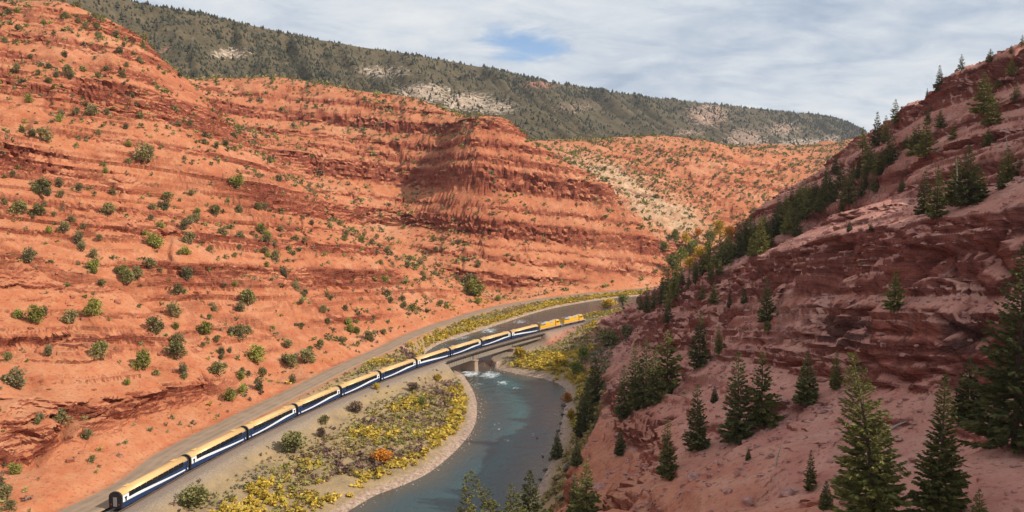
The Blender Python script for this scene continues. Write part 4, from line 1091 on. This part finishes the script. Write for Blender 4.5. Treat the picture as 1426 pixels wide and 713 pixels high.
for q in NEAR:
    t = q[:6]; tree_px(*t, rz=q[6] if len(q) > 6 else None)
tree_px('dense', 739, 651, 0, 'dark conical fir rising in front of the river', G1, d=128)
tree_px('spruce2', 648, 653, 0, 'narrow green spruce top rising in front of the river', G1, d=116, wide=.85)
tree_px('lean', 716, 648, 0, 'leaning spruce bent out over the river', G1, d=112, rz=0.)
tree_px('fir', 722, 682, 0, 'low fir beneath the leaning spruce', G1, d=120)
tree_px('spruce2', 712, 668, 0, 'spruce crowded behind the leaning one above the river', G1, d=124)
CREST = [('spruce', 1308, 90, 127), ('pine', 1338, 75, 102), ('gold', 1379, 67, 86), ('gold', 1408, 62, 74), ('pine', 1423, 48, 66), ('pine', 1246, 138, 180), ('spruce', 1221, 155, 203), ('pine', 1201, 176, 213), ('spruce2', 1291, 122, 133), ('spruce2', 1233, 160, 200)]
for k, x, t, b in CREST: tree_px(k, x, t, b, 'conifer standing on the skyline crest of the shaded slope', G3)
FACE = [('gold', 1370, 100, 157), ('gold', 1381, 130, 173), ('fir', 1390, 104, 122), ('gold', 1408, 80, 104), ('fir', 1415, 116, 142), ('fir', 1240, 183, 228), ('gold', 1289, 168, 218), ('fir', 1278, 172, 212), ('spruce2', 1292, 145, 173), ('fir', 1309, 150, 177), ('gold', 1222, 211, 241), ('spruce', 1287, 236, 299), ('spruce2', 1304, 229, 304), ('big_wide', 1347, 200, 286), ('fir', 1331, 216, 284), ('fir', 1360, 226, 280), ('fir', 1403, 201, 253), ('fir', 1395, 236, 263), ('fir', 1375, 176, 203), ('gold', 1327, 172, 194), ('dense', 1256, 246, 266), ('gold', 1272, 178, 216), ('fir', 1318, 262, 286), ('dense', 1205, 246, 262), ('dense', 1183, 306, 322), ('dense', 1213, 308, 320), ('fir', 1262, 186, 206), ('spruce', 1420, 215, 248)]
for k, x, t, b in FACE:
    tree_px(k, x, t, b, {'gold': 'yellow-green bushy conifer on the ledges above the banded cliff', 'fir': 'bushy dark green conifer on the ledges above the banded cliff', 'big_wide': 'widest dark fir on the ledges above the banded cliff', 'dense': 'low dark young fir on the bench above the banded cliff'}.get(k, 'slim dark spruce on the ledges above the banded cliff'), G1, wide=1.1)
rr = random.Random(4)
FAREND = [(1188, 221, 251), (1181, 236, 284), (1163, 211, 243), (1148, 236, 289), (1123, 251, 291), (1113, 256, 286), (1102, 256, 289), (1110, 287, 329), (1084, 271, 323), (1077, 287, 331), (1058, 302, 353), (1050, 305, 352), (1037, 297, 351), (1029, 307, 359), (1064, 296, 346), (1093, 268, 308), (1135, 246, 288), (1157, 244, 282), (1170, 226, 262), (1172, 268, 296), (1196, 216, 246), (1206, 196, 228), (901, 395, 435), (922, 385, 425), (941, 372, 400), (911, 398, 430), (931, 388, 415), (950, 370, 396), (892, 402, 432), (968, 358, 384), (982, 350, 378), (1004, 335, 366), (1015, 322, 360), (994, 392, 422), (1036, 394, 422), (1016, 404, 428), (1140, 262, 296), (1127, 272, 300), (1098, 280, 318), (1070, 300, 340)]
for x, t, b in FAREND:
    k = rr.choice(['spruce', 'spruce2', 'fir', 'gold', 'spruce', 'spruce2'])
    tree_px(k, x, t, b, {'gold': 'yellow-green conifer among the dark trees at the far end of the shaded slope', 'fir': 'bushy green conifer in the belt at the far end of the shaded slope'}.get(k, 'slim dark spruce in the belt at the far end of the shaded slope'), G4)
for i in range(46):
    x = rr.uniform(905, 1240); yb = np.interp(x, [905, 1000, 1060, 1130, 1200, 1240], [428, 372, 330, 285, 245, 222]) + abs(rr.gauss(0, 16)) - 4; hh_ = rr.uniform(22, 46)
    k = rr.choice(['spruce', 'spruce2', 'fir', 'gold', 'gold', 'fir'])
    tree_px(k, x, yb - hh_, yb, ('tall ' if hh_ > 34 else 'short ') + {'gold': 'yellow-green conifer in the belt where the shaded slope meets the valley', 'fir': 'bushy green conifer in the belt where the shaded slope meets the valley'}.get(k, 'slim dark spruce in the belt where the shaded slope meets the valley'), G4)

# ---------------------------------------------------------------- dead wood
def snag(px, base, top_px, top_y, label, name='dead_tree', lie=False):
    p, nm = pick(px, base)
    if p is None: return
    x, y, dep = pix(p); h = max((base - top_y) / FPX * dep, 1.); dx = (top_px - px) / FPX * dep
    o = empty(name, p); m = MB()
    m.tube([(0, 0, -.2), (dx * .3, .1, h * .35), (dx * .75, 0, h * .7), (dx, .1, h)], [.03 * h ** .8 + .05, .022 * h ** .8 + .04, .05, .015], 6); m.build('trunk', DEADW, o)
    for k in range(7):
        t = .35 + .09 * k; a = k * 2.4; L = h * .16 * (1.2 - t); b = MB()
        b.tube([(dx * t, .05, h * t), (dx * t + math.cos(a) * L, math.sin(a) * L, h * t + L * .25)], [.03, .008], 4); b.build('branch', DEADW, o)
    tag(o, label, 'dead tree')
snag(925, 664, 921, 626, 'bleached bare trunk leaning on the slender spruce'); snag(1136, 287, 1134, 250, 'bare grey dead tree standing in the belt of spruces')
snag(1333, 286, 1330, 216, 'thin bare grey trunk in front of the widest dark fir'); snag(1080, 650, 1088, 612, 'pale dead sapling leaning on the scree'); snag(1404, 215, 1399, 180, 'bare leaning trunk on the ledges near the crest')
def fallen(px0, py0, px1, py1, label):
    a, _ = pick(px0, py0); b, _ = pick(px1, py1)
    if a is None or b is None or (a - b).length > 14: return
    o = empty('fallen_log', a); d = b - a; m = MB(); m.tube([(0, 0, .12), tuple(d * .5 + Vector((0, 0, .22))), tuple(d + Vector((0, 0, .1)))], [.2, .15, .07], 7); m.build('trunk', DEADW, o)
    q = MB(); e = d * .6; q.tube([tuple(e + Vector((0, 0, .2))), tuple(e + Vector((.5, .3, .7)))], [.05, .015], 5); q.build('branch', DEADW, o)
    tag(o, label, 'log')
fallen(1238, 600, 1262, 588, 'fallen grey log lying on the rubble between the two tall spruces'); fallen(1092, 690, 1112, 684, 'short fallen log on the scree below the ledge')

# ---------------------------------------------------------------- shrubs of the red slopes
SHR = []
for k in range(8):
    V, Fq = shrub_arrays(100 + k, 9 + k % 4, 900, .095)
    me = mesh_from('crown', V, Fq, False); me.materials.append(JUN[k % 4]); SHR.append((me, stems(1., k).mesh('stem', BARK), k % 4))
LOWS = [shrub_arrays(300 + k, 6, 46, .29) for k in range(6)] + [shrub_arrays(330 + k, 5, 18, .46) for k in range(6)]
rng = np.random.default_rng(21); cand = []
N = 60000
cx_ = rng.uniform(-.72, .72, N); ct = 60 + np.sqrt(rng.uniform(150 ** 2, 1250 ** 2, N)); x_ = cx_ * ct; y_ = ct - 60.
dn = .50 + .55 * fbm(x_, y_, 60, 3, 130) + .35 * fbm(x_, y_, 18, 2, 140)
far_ = sstep(y_, 620, 780)
drd_, _ = seg_dist(x_, y_, ROAD); drl_, _ = seg_dist(x_, y_, RAIL); dshl, _ = seg_dist(x_, y_, LB); dshr, _ = seg_dist(x_, y_, RB); inr_ = inside(x_, y_, RIVER)
onright = (x_ > np.interp(y_, RB[::-1, 1], RB[::-1, 0]) - 6) & (y_ < 560)
base_d = np.where(onright, .07, .95 - .02 * far_) * np.where(y_ > 800, 1.25, 1.)
okp = (rng.random(N) < np.clip(dn, .12, 1.) * base_d * 1.25) & (drd_ > 9) & (drl_ > 8) & ~inr_ & (np.minimum(dshl, dshr) > 10)
for x, y in zip(x_[okp], y_[okp]):
    p, n, nm = drop(x, y)
    if p is None or nm not in ('canyon_slope', 'bluff', 'far_red_hill', 'shaded_slope') or n.z < .58: continue
    q = pix(p)
    if q is None or not (-40 < q[0] < 1466 and -20 < q[1] < 760): continue
    h = float(np.clip(rng.lognormal(.66, .52), .7, 5.4))
    if nm == 'shaded_slope': h *= .5
    if nm == 'bluff': h *= 1.0
    if nm == 'far_red_hill': h *= 1.05
    if not seen(p, h * .8): continue
    cand.append((h / q[2], h, p, nm))
# prominent shrubs picked out one by one
BIG = [(22, 540, 36, 1), (48, 450, 34, 2), (100, 450, 26, 1), (130, 440, 34, 2), (140, 500, 34, 0), (200, 515, 38, 1), (215, 462, 30, 2), (245, 500, 34, 0), (245, 480, 22, 1), (175, 395, 30, 3), (190, 390, 26, 1), (85, 590, 28, 0), (20, 660, 22, 0), (255, 522, 22, 0), (355, 505, 34, 0), (405, 510, 22, 1), (425, 505, 26, 2), (285, 465, 24, 0), (240, 440, 26, 3), (345, 425, 30, 0), (215, 345, 30, 0), (62, 270, 30, 0), (30, 298, 26, 2), (55, 300, 22, 0), (110, 340, 24, 0), (205, 225, 34, 2), (95, 105, 20, 2), (265, 340, 24, 0), (660, 412, 34, 3), (655, 400, 26, 1), (60, 195, 24, 1), (385, 365, 22, 2), (300, 300, 20, 0), (130, 160, 20, 1), (335, 470, 24, 3), (150, 300, 24, 0), (40, 365, 26, 0), (330, 260, 24, 0), (260, 390, 24, 1)]
for px, py, hp, kd in BIG:
    p, nm = pick(px, py)
    if p is None or nm in ('mesa', 'river', 'valley_floor'): continue
    q = pix(p); cand.append((hp / FPX, hp / FPX * q[2] * .92, p, nm))
cand.sort(key=lambda c: -c[0])
def PLACE(p, nm, w, h):
    sh = 'spreading' if w > 1.22 else ('upright' if w < 1.08 else 'round')
    if nm == 'canyon_slope': wh = 'just above the gravel road' if p.z < 14 else ('among the lower ledges of the red canyon slope' if p.z < 42 else ('halfway up the red canyon slope' if p.z < 85 else 'high on the red canyon slope near its crest'))
    elif nm == 'bluff': wh = 'at the foot of the banded bluff' if p.z < 40 else ('on the terraces of the banded bluff' if p.z < 95 else 'on top of the banded bluff')
    else: wh = WHERE[nm]
    return sh, wh
SIZE = lambda h: 'tall' if h > 3.3 else ('middling' if h > 2.2 else 'low')
COLR = ['olive', 'green', 'dark', 'yellow-green']
WHERE = dict(canyon_slope='on the red canyon slope above the gravel road', bluff='on the banded red bluff beyond the river', far_red_hill='on the far red hill below the mesa', shaded_slope='on the shaded slope across the river')
for k, (s, h, p, nm) in enumerate(cand[:300]):
    me, sm, cl = SHR[rng.integers(0, 8)] if rng.random() < .8 else SHR[rng.choice([0, 4])]
    o = empty('slope_shrub', p + Vector((0, 0, -.08 * h)), rng.uniform(0, 6.28)); w = rng.uniform(.95, 1.4); o.scale = (h * w, h * w, h)
    link('crown', me, None, o); link('stem', sm, None, o)
    sh, wh = PLACE(p, nm, w, h); tag(o, f'{SIZE(h)} {sh} {COLR[cl]} shrub {wh}', 'shrub', 'shrubs ' + WHERE[nm])
rest = cand[300:8600]
TINT = np.array([(.20, .185, .075), (.17, .19, .06), (.13, .13, .06), (.27, .25, .075), (.22, .18, .10)])
if rest:
    n = len(rest)
    scatter('slope_shrubs', LOWS, [c[2] - Vector((0, 0, .08 * c[1])) for c in rest], np.array([c[1] for c in rest]) * rng.uniform(1.0, 1.45, n), rng.uniform(0, 6.28, n), rng.integers(0, 6, n) + np.where(np.array([c[0] for c in rest]) * FPX > 7.5, 0, 6), SHST, TINT[rng.integers(0, 5, n)] * rng.uniform(.7, 1.25, (n, 1)), zs=np.array([c[1] for c in rest]))

# ---------------------------------------------------------------- riverside bushes, trees and brush
YELL = leaf_mat('willow_yellow', (.42, .27, .025), (.62, .43, .05)); ORAN = leaf_mat('autumn_orange', (.45, .16, .02), (.62, .27, .03)); BROWN = leaf_mat('bare_brown_brush', (.13, .085, .055), (.22, .14, .09)); LIME = leaf_mat('willow_green', (.10, .13, .02), (.22, .23, .04))
def bush_px(px, py, wpx, hpx, mat, label, name='riverside_bush', cat='bush', seed=0):
    p, nm = pick(px, py)
    if p is None: return
    q = pix(p); h = hpx / FPX * q[2]; w = wpx / FPX * q[2]
    V, Fq = shrub_arrays(500 + seed, 12, 900, .10); me = mesh_from('crown', V, Fq, False); me.materials.append(mat)
    o = empty(name, p + Vector((0, 0, -.05 * h)), seed * 1.3); o.scale = (w, w, h * 1.08)
    link('crown', me, None, o); link('stem', stems(1., seed).mesh('stem', BARK), None, o)
    tag(o, label, cat, None)
for k, q in enumerate([(410, 630, 46, 30, JUN[1], 'large round green bush on the bank below the train'), (270, 705, 58, 32, JUN[1], 'wide olive bush beside the rearmost coach'), (495, 574, 28, 16, BROWN, 'brown leafless bush on the bank near the rails'), (532, 644, 36, 22, ORAN, 'bright orange autumn bush amid yellow brush'),
                       (587, 566, 14, 14, LIME, 'single bright green bush amid yellow brush'), (448, 608, 18, 14, BROWN, 'small brown bush beside the round green bush'), (452, 590, 20, 14, JUN[0], 'small olive bush close below the rails'), (850, 482, 46, 26, JUN[1], 'large green thicket at the foot of the shaded spur'), (872, 472, 30, 22, JUN[2], 'dark green thicket by the railway at the foot of the spur'),
                       (575, 545, 22, 14, BROWN, 'brown bush near the river bend'), (525, 530 + 12, 12, 10, YELL, 'small yellow bush on the ballast slope'), (610, 530, 16, 11, YELL, 'small yellow bush by the bridge abutment'), (780, 510, 30, 18, YELL, 'golden willow on the far bank behind the gravel bar'), (800, 520, 26, 18, LIME, 'green willow on the far bank behind the gravel bar'),
                       (725, 498, 26, 16, YELL, 'golden willow beneath the end of the bridge'), (812, 500, 26, 18, LIME, 'pale green willow between the bridge and the spruces'), (790, 560, 20, 16, ORAN, 'rusty bush at the edge of the river rocks'), (795, 585, 18, 18, YELL, 'yellow bush above the dark river rocks'), (848, 428, 26, 14, YELL, 'golden willow ahead of the locomotives'), (868, 424, 24, 16, JUN[1], 'green willow where the line rounds the spur')]):
    bush_px(*q, seed=k)
def aspen(px, top, base, mat, label, seed):
    p, nm = pick(px, base)
    if p is None: return
    q = pix(p); h = (base - top) / FPX * q[2]
    V, Fq = shrub_arrays(700 + seed, 14, 900, .09); V = V * np.array([.85, .85, .8]) + np.array([0, 0, .2]); me = mesh_from('crown', V, Fq, False); me.materials.append(mat)
    o = empty('cottonwood_tree', p, seed); o.scale = (h, h, h)
    m = MB(); m.tube([(0, 0, -.03), (.01, 0, .25), (0, .02, .6)], [.03, .024, .01], 6)
    for a in range(4): m.tube([(0, 0, .22 + .06 * a), (.18 * math.cos(a * 1.7), .18 * math.sin(a * 1.7), .48 + .06 * a)], [.014, .005], 4)
    m.build('trunk', BARK, o); link('crown', me, None, o); tag(o, label, 'tree', 'cottonwoods in the side valley')
for k, (x, t, b, m_, l) in enumerate([(1002, 304, 336, YELL, 'golden'), (988, 318, 345, LIME, 'green'), (965, 330, 362, LIME, 'green'), (948, 340, 372, LIME, 'green'), (936, 352, 386, LIME, 'green'), (975, 340, 368, YELL, 'golden'), (1015, 312, 340, ORAN, 'orange'), (955, 322, 345, YELL, 'golden'), (925, 335, 356, LIME, 'green'), (960, 356, 380, YELL, 'golden'), (985, 334, 356, LIME, 'green'), (940, 318, 338, LIME, 'green'), (972, 316, 334, ORAN, 'orange')]):
    aspen(x, t, b, m_, f'{l} autumn cottonwood in the side valley behind the bluff', k)

rng = np.random.default_rng(31); N = 210000
x_ = rng.uniform(-130, 180, N); y_ = rng.uniform(95, 680, N)
drd_, _ = seg_dist(x_, y_, ROAD); drl_, srl_ = seg_dist(x_, y_, RAIL); srl_ -= 110; dl_, _ = seg_dist(x_, y_, LB); dr_, _ = seg_dist(x_, y_, RB); inr_ = inside(x_, y_, RIVER)
hb_ = gsamp(HG, x_, y_); ds_ = np.minimum(dl_, dr_); rx_ = np.interp(y_, ROAD[:, 1], ROAD[:, 0])
leftb = (dl_ < dr_)
cl_ = fbm(x_, y_, 22, 3, 160); c2 = fbm(x_, y_, 9, 2, 170)
dens = np.where(ds_ < 16, 1.0, .72 + .5 * cl_) * np.where((y_ > 390) & leftb, sstep(ds_, .8, 2.5), sstep(ds_, 3.0, 5.0 + 2.5 * vnoise(x_ / 9, y_ / 9, seed=33))) * (.12 * sstep(drl_, 5, 6) + .88 * sstep(drl_, 7.5, 14)) * sstep(drd_, 5.2, 8)
dens = np.where(x_ < rx_, dens * .10, dens)
okp = ~inr_ & (hb_ < 3.) & (rng.random(N) < dens * np.where(y_ < 360, .55, .62))
PAL = dict(y=(.50, .35, .055), g=(.28, .25, .065), o=(.31, .235, .09), p=(.22, .135, .105), t=(.36, .26, .12), r=(.44, .18, .03), s=(.19, .17, .10))
posL, sc, kt = [], [], []
for i in np.nonzero(okp)[0]:
    p, n, nm = drop(x_[i], y_[i])
    if p is None or nm not in ('valley_floor', 'canyon_slope', 'shaded_slope'): continue
    q = pix(p)
    if q is None or not (-30 < q[0] < 1460 and q[1] < 790): continue
    v = cl_[i] + .5 * c2[i] + rng.normal() * .16
    if nm == 'shaded_slope': k = 'o' if v > .1 else 's'
    elif ds_[i] < 9 + 5 * c2[i] and leftb[i]: k = 'y' if rng.random() < .85 else 'g'
    elif y_[i] > 400 and leftb[i]: k = 'y' if v > .25 else ('g' if v > -.12 else 't')
    elif not leftb[i]: k = 'y' if v > .12 else ('g' if v > -.2 else 'o')
    else: k = 'p' if v < -.28 else ('o' if v < -.02 else ('t' if v < .12 else ('g' if v < .34 else 'y')))
    if drl_[i] < 15 and k == 'y' : k = 's'
    posL.append(p); kt.append(k)
    s = rng.uniform(.7, 1.5) * (1.25 if k in 'yp' else 1.0) * (.6 if drl_[i] < 14 else 1)
    sc.append(s)
TUF = [shrub_arrays(900 + k, 5, 19, .46) for k in range(6)]
kt = np.array(kt); sc = np.array(sc)
for name, ks in (('yellow_riverside_brush', 'yr'), ('green_riverside_brush', 'gs'), ('dry_riverside_brush', 'opt')):
    ix = [i for i in range(len(kt)) if kt[i] in ks]; n = len(ix)
    if not n: continue
    scatter(name, TUF, [posL[i] - Vector((0, 0, .08)) for i in ix], sc[ix] * rng.uniform(1.1, 1.7, n), rng.uniform(0, 6.28, n), rng.integers(0, 6, n), BRUSH, np.array([PAL[kt[i]] for i in ix]) * rng.uniform(.65, 1.25, (n, 1)), zs=sc[ix])

# ---------------------------------------------------------------- rocks
def rock_arrays(seed, sub=2):
    import bmesh
    bm = bmesh.new(); bmesh.ops.create_icosphere(bm, subdivisions=sub, radius=.5); rg = np.random.default_rng(seed)
    V = np.array([v.co for v in bm.verts]); Fs = np.array([[v.index for v in f.verts] for f in bm.faces]); bm.free()
    for k in range(9):
        n = rg.normal(size=3); n /= np.linalg.norm(n); d = V @ n; lim = rg.uniform(.22, .4); V = V - np.outer(np.clip(d - lim, 0, None), n)
    V = V * rg.uniform(.75, 1.25, 3) * np.array([1, 1, .75]); return V, Fs
def rock_mat(name, c1, c2):
    m, nt, b = new_mat(name); g = NODE(nt, 'ShaderNodeNewGeometry'); oi = NODE(nt, 'ShaderNodeObjectInfo')
    n = NOISE(nt, g.outputs['Position'], 1.3, 4, .65); nt.links.new(RAMP(nt, n, [(.3, c1), (.7, c2)]), b.inputs['Base Color']); b.inputs['Roughness'].default_value = .92
    nt.links.new(BUMP(nt, n, .6, .2), b.inputs['Normal']); return m
RKP = rock_mat('pink_rock', (.20, .080, .066), (.52, .27, .22)); RKR = rock_mat('red_rock', (.24, .075, .040), (.44, .17, .09)); RKD = rock_mat('wet_dark_rock', (.035, .026, .024), (.13, .09, .075)); RKG = rock_mat('shore_cobble', (.20, .14, .11), (.50, .40, .32))
RP = []
for k in range(5):
    V, Fq = rock_arrays(k); me = mesh_from('boulder', V, Fq, False, 3); RP.append(me)
def rock_mesh(k, mat):
    key = f'boulder_{k}_{mat.name}'
    me = bpy.data.meshes.get(key)
    if me is None: me = RP[k].copy(); me.name = key; me.materials.clear(); me.materials.append(mat)
    return me
def boulder(p, s, mat, label, group, name='boulder'):
    o = link(name, rock_mesh(random.randrange(5), mat)); o.location = p + Vector((0, 0, s * .12)); o.scale = (s * random.uniform(.8, 1.4), s * random.uniform(.8, 1.3), s * random.uniform(.6, 1.)); o.rotation_euler = (random.uniform(-.3, .3), random.uniform(-.3, .3), random.uniform(0, 6.28))
    tag(o, label, 'boulder', group)
rng = np.random.default_rng(41); pts = []
N = 26000; x_ = rng.uniform(5, 180, N); y_ = rng.uniform(50, 440, N)
cz = fbm(x_, y_, 16, 3, 200)
for i in range(N):
    if rng.random() > np.clip(.42 + .9 * cz[i], .05, 1): continue
    p, n, nm = drop(x_[i], y_[i])
    if p is None or nm != 'shaded_slope' or n.z < .5: continue
    q = pix(p)
    if q is None or not (-10 < q[0] < 1440 and q[1] < 730): continue
    s = float(np.clip(rng.lognormal(-.75, .6), .2, 2.6)); pts.append((s / q[2], s, p))
pts.sort(key=lambda a: -a[0]); nb = 0; used_ix = set()
for i, (a, s, p) in enumerate(pts):
    if nb >= 140: break
    if a * FPX < 6 or not seen(p, .6): continue
    zb = p.z + .16 * (p.y - 200); boulder(p, s, RKP, ('large' if s > 1.9 else ('middling' if s > 1.3 else 'small')) + ' pink-brown boulder ' + ('on the bench above the banded cliff' if zb > 55 else ('on the ledges of the banded cliff' if zb > 27 else ('on the scree just below the cliff foot' if zb > 14 else 'low on the scree towards the river'))), 'fallen rocks on the shaded slope'); nb += 1; used_ix.add(i)
RL = [rock_arrays(50 + k, 1) for k in range(5)]; R0 = []
for k in range(5):
    g_ = np.random.default_rng(60 + k); V = g_.normal(size=(8, 3)); V = np.array([(sx_, sy_, sz_) for sx_ in (-.45, .45) for sy_ in (-.4, .4) for sz_ in (-.3, .35)]) + g_.normal(size=(8, 3)) * .09; R0.append((V, np.array([(0, 1, 3, 2), (4, 6, 7, 5), (0, 4, 5, 1), (2, 3, 7, 6), (1, 5, 7, 3), (0, 2, 6, 4)])))
rest = [pts[i] for i in range(len(pts)) if i not in used_ix][:7000]; n = len(rest)
scatter('scree', R0, [c[2] for c in rest], np.array([c[1] for c in rest]) * 1.15, rng.uniform(0, 6.28, n), rng.integers(0, 5, n), RKP, zs=np.array([c[1] for c in rest]) * .8)
for px, py, s in [(786, 566, 2.4), (784, 578, 1.8), (790, 572, 2.0), (778, 600, 1.6), (774, 612, 1.4), (770, 632, 2.0), (766, 640, 1.6), (780, 590, 1.5), (788, 558, 1.6), (760, 655, 1.5), (752, 668, 1.3), (793, 562, 2.2), (782, 606, 1.7), (776, 622, 1.3), (748, 610, .9), (756, 636, 1.0)]:
    q = atz(px, py, WZ); boulder(Vector(q), s, RKD, 'dark wet boulder at the river edge below the firs', 'dark boulders along the river bend')
for px, py, s in [(822, 468, 1.8), (830, 465, 1.6), (806, 472, 1.5), (815, 474, 1.2), (795, 474, 1.4), (842, 462, 1.7), (780, 474, 1.3)]:
    p, nm = pick(px, py)
    if p is not None: boulder(p, s, RKR, 'red boulder on the embankment below the locomotives', 'red rocks on the railway embankment')
k = 0
for (px, py, s) in [(296, 497, 1.6), (590 / 1.981, 505, 1.4), (70, 560, 1.4), (150, 470, 1.3), (395, 620 - 60, 1.), (230, 560, 1.2), (320, 540, 1.1), (255, 470, 1.2), (430, 455, 1.4), (520, 440, 1.5)]:
    p, nm = pick(px, py)
    if p is not None and nm == 'canyon_slope': boulder(p, s, RKR, 'loose red boulder on the canyon slope above the gravel road', 'loose boulders on the canyon slope')
# cobbles along both shores
ICO = R0
rng = np.random.default_rng(47); N = 26000; cx_ = rng.uniform(-.7, .25, N); ct = 60 + np.sqrt(rng.uniform(150 ** 2, 760 ** 2, N)); x_ = cx_ * ct; y_ = ct - 60
cz = fbm(x_, y_, 24, 3, 230); L_ = []
for i in np.nonzero(rng.random(N) < np.clip(.10 + .75 * cz, .02, 1))[0]:
    p, n, nm = drop(x_[i], y_[i])
    if p is None or nm not in ('canyon_slope', 'bluff'): continue
    L_.append((p, float(np.clip(rng.lognormal(-.35, .5), .35, 2.4))))
L_ = L_[:5500]; n = len(L_)
scatter('loose_red_rocks', ICO, [c[0] for c in L_], np.array([c[1] for c in L_]) * 1.2, rng.uniform(0, 6.28, n), rng.integers(0, 5, n), RKR, zs=np.array([c[1] for c in L_]) * .8)
rng = np.random.default_rng(43); cp_, cs_ = [], []
for pl, sg in ((LB, 1), (RB, -1)):
    for i in range(0, len(pl)):
        if pl[i][1] > 480: continue
        for _ in range(9):
            q = pl[i] + rng.normal(size=2) * 1.6; z = drop(q[0], q[1])
            if z[0] is None or z[2] not in ('valley_floor', 'river', 'shaded_slope'): continue
            cp_.append(z[0]); cs_.append(rng.uniform(.18, .7))
n = len(cp_); scatter('shore_cobbles', RL, cp_, np.array(cs_), rng.uniform(0, 6.28, n), rng.integers(0, 5, n), RKG)

# ---------------------------------------------------------------- forest on the mesa
def far_tree(seed):
    rg = np.random.default_rng(seed); V, Fq = [], []; z0 = .08
    for k in range(3):
        r = (.26, .20, .12)[k]; zb = (.06, .34, .62)[k]; ztp = (.55, .80, 1.0)[k]; n = 5; a0 = rg.uniform(0, 6)
        o = len(V)
        for j in range(n): V.append((math.cos(a0 + j * 6.283 / n) * r * rg.uniform(.7, 1.3), math.sin(a0 + j * 6.283 / n) * r * rg.uniform(.7, 1.3), zb + rg.uniform(-.04, .04)))
        V.append((rg.uniform(-.03, .03), rg.uniform(-.03, .03), ztp))
        for j in range(n): Fq.append((o + j, o + (j + 1) % n, o + n))
    return np.array(V), np.array(Fq)
FT = [far_tree(k) for k in range(6)]
rng = np.random.default_rng(51)
n_, m_ = MX.shape; N = 90000
iu = rng.uniform(0, n_ - 1.001, N); iv = rng.uniform(.02 * m_, .955 * m_, N); ex = rng.random(N) < .12; iv = np.where(ex, rng.uniform(.70 * m_, .86 * m_, N), iv)
i0 = iu.astype(int); j0 = iv.astype(int); fu = iu - i0; fv = iv - j0
def bil(G): return (G[i0, j0] * (1 - fu) + G[i0 + 1, j0] * fu) * (1 - fv) + (G[i0, j0 + 1] * (1 - fu) + G[i0 + 1, j0 + 1] * fu) * fv
fx, fy, fz_ = bil(MX), bil(MY), bil(MZ); fb = bil(bare.reshape(n_, m_))
rd = fy * math.cos(PITCH) - (fz_ - CAM_H) * math.sin(PITCH); fpx = CXP + FPX * fx / np.maximum(rd, 1); fpy = CYP - FPX * (fy * math.sin(PITCH) + (fz_ - CAM_H) * math.cos(PITCH)) / np.maximum(rd, 1)
vis = (rd > 100) & (fpx > -60) & (fpx < 1290) & (fpy < 260) & (fpy > -60)
clm = .62 + .8 * fbm(fx, fy, 120, 4, 220)
okp = vis & (rng.random(N) < np.clip(clm, .12, 1) * (1 - .55 * np.clip(fb * 1.3, 0, 1))) 
ix = np.nonzero(okp)[0][:16500]; n = len(ix)
hh = rng.uniform(3.6, 7.5, n) * (1 + .5 * (rng.random(n) < .12)) * (.75 + .5 * sstep(rd[ix], 1200, 2600))
scatter('mesa_forest', FT, np.stack([fx[ix], fy[ix], fz_[ix] - .4], 1), hh * rng.uniform(1.3, 2.2, n), rng.uniform(0, 6.28, n), rng.integers(0, 6, n), FARG, np.repeat(rng.uniform(.6, 1.5, (n, 1)), 3, 1) * np.array([1, 1, .95]), zs=hh)
# ---------------------------------------------------------------- air
m = bpy.data.materials.new('haze'); m.use_nodes = True; nt = m.node_tree; nt.nodes.clear()
pv = NODE(nt, 'ShaderNodeVolumePrincipled'); pv.inputs['Color'].default_value = (.86, .91, 1, 1); pv.inputs['Density'].default_value = 4.5e-5; pv.inputs['Anisotropy'].default_value = .2
ov = NODE(nt, 'ShaderNodeOutputMaterial'); nt.links.new(pv.outputs[0], ov.inputs['Volume'])
hz = MB(); hz.box(-4700, 4700, -1600, 5700, -17.5, 480); tag(hz.build('haze', m), kind='stuff')
print('COUNTS', len(cand), len(kt), len(pts), len(L_), n, 'TRIS', sum(sum(max(0, len(p.vertices) - 2) for p in m.polygons) if len(m.polygons) < 3000 else len(m.loops) - 2 * len(m.polygons) for m in bpy.data.meshes))
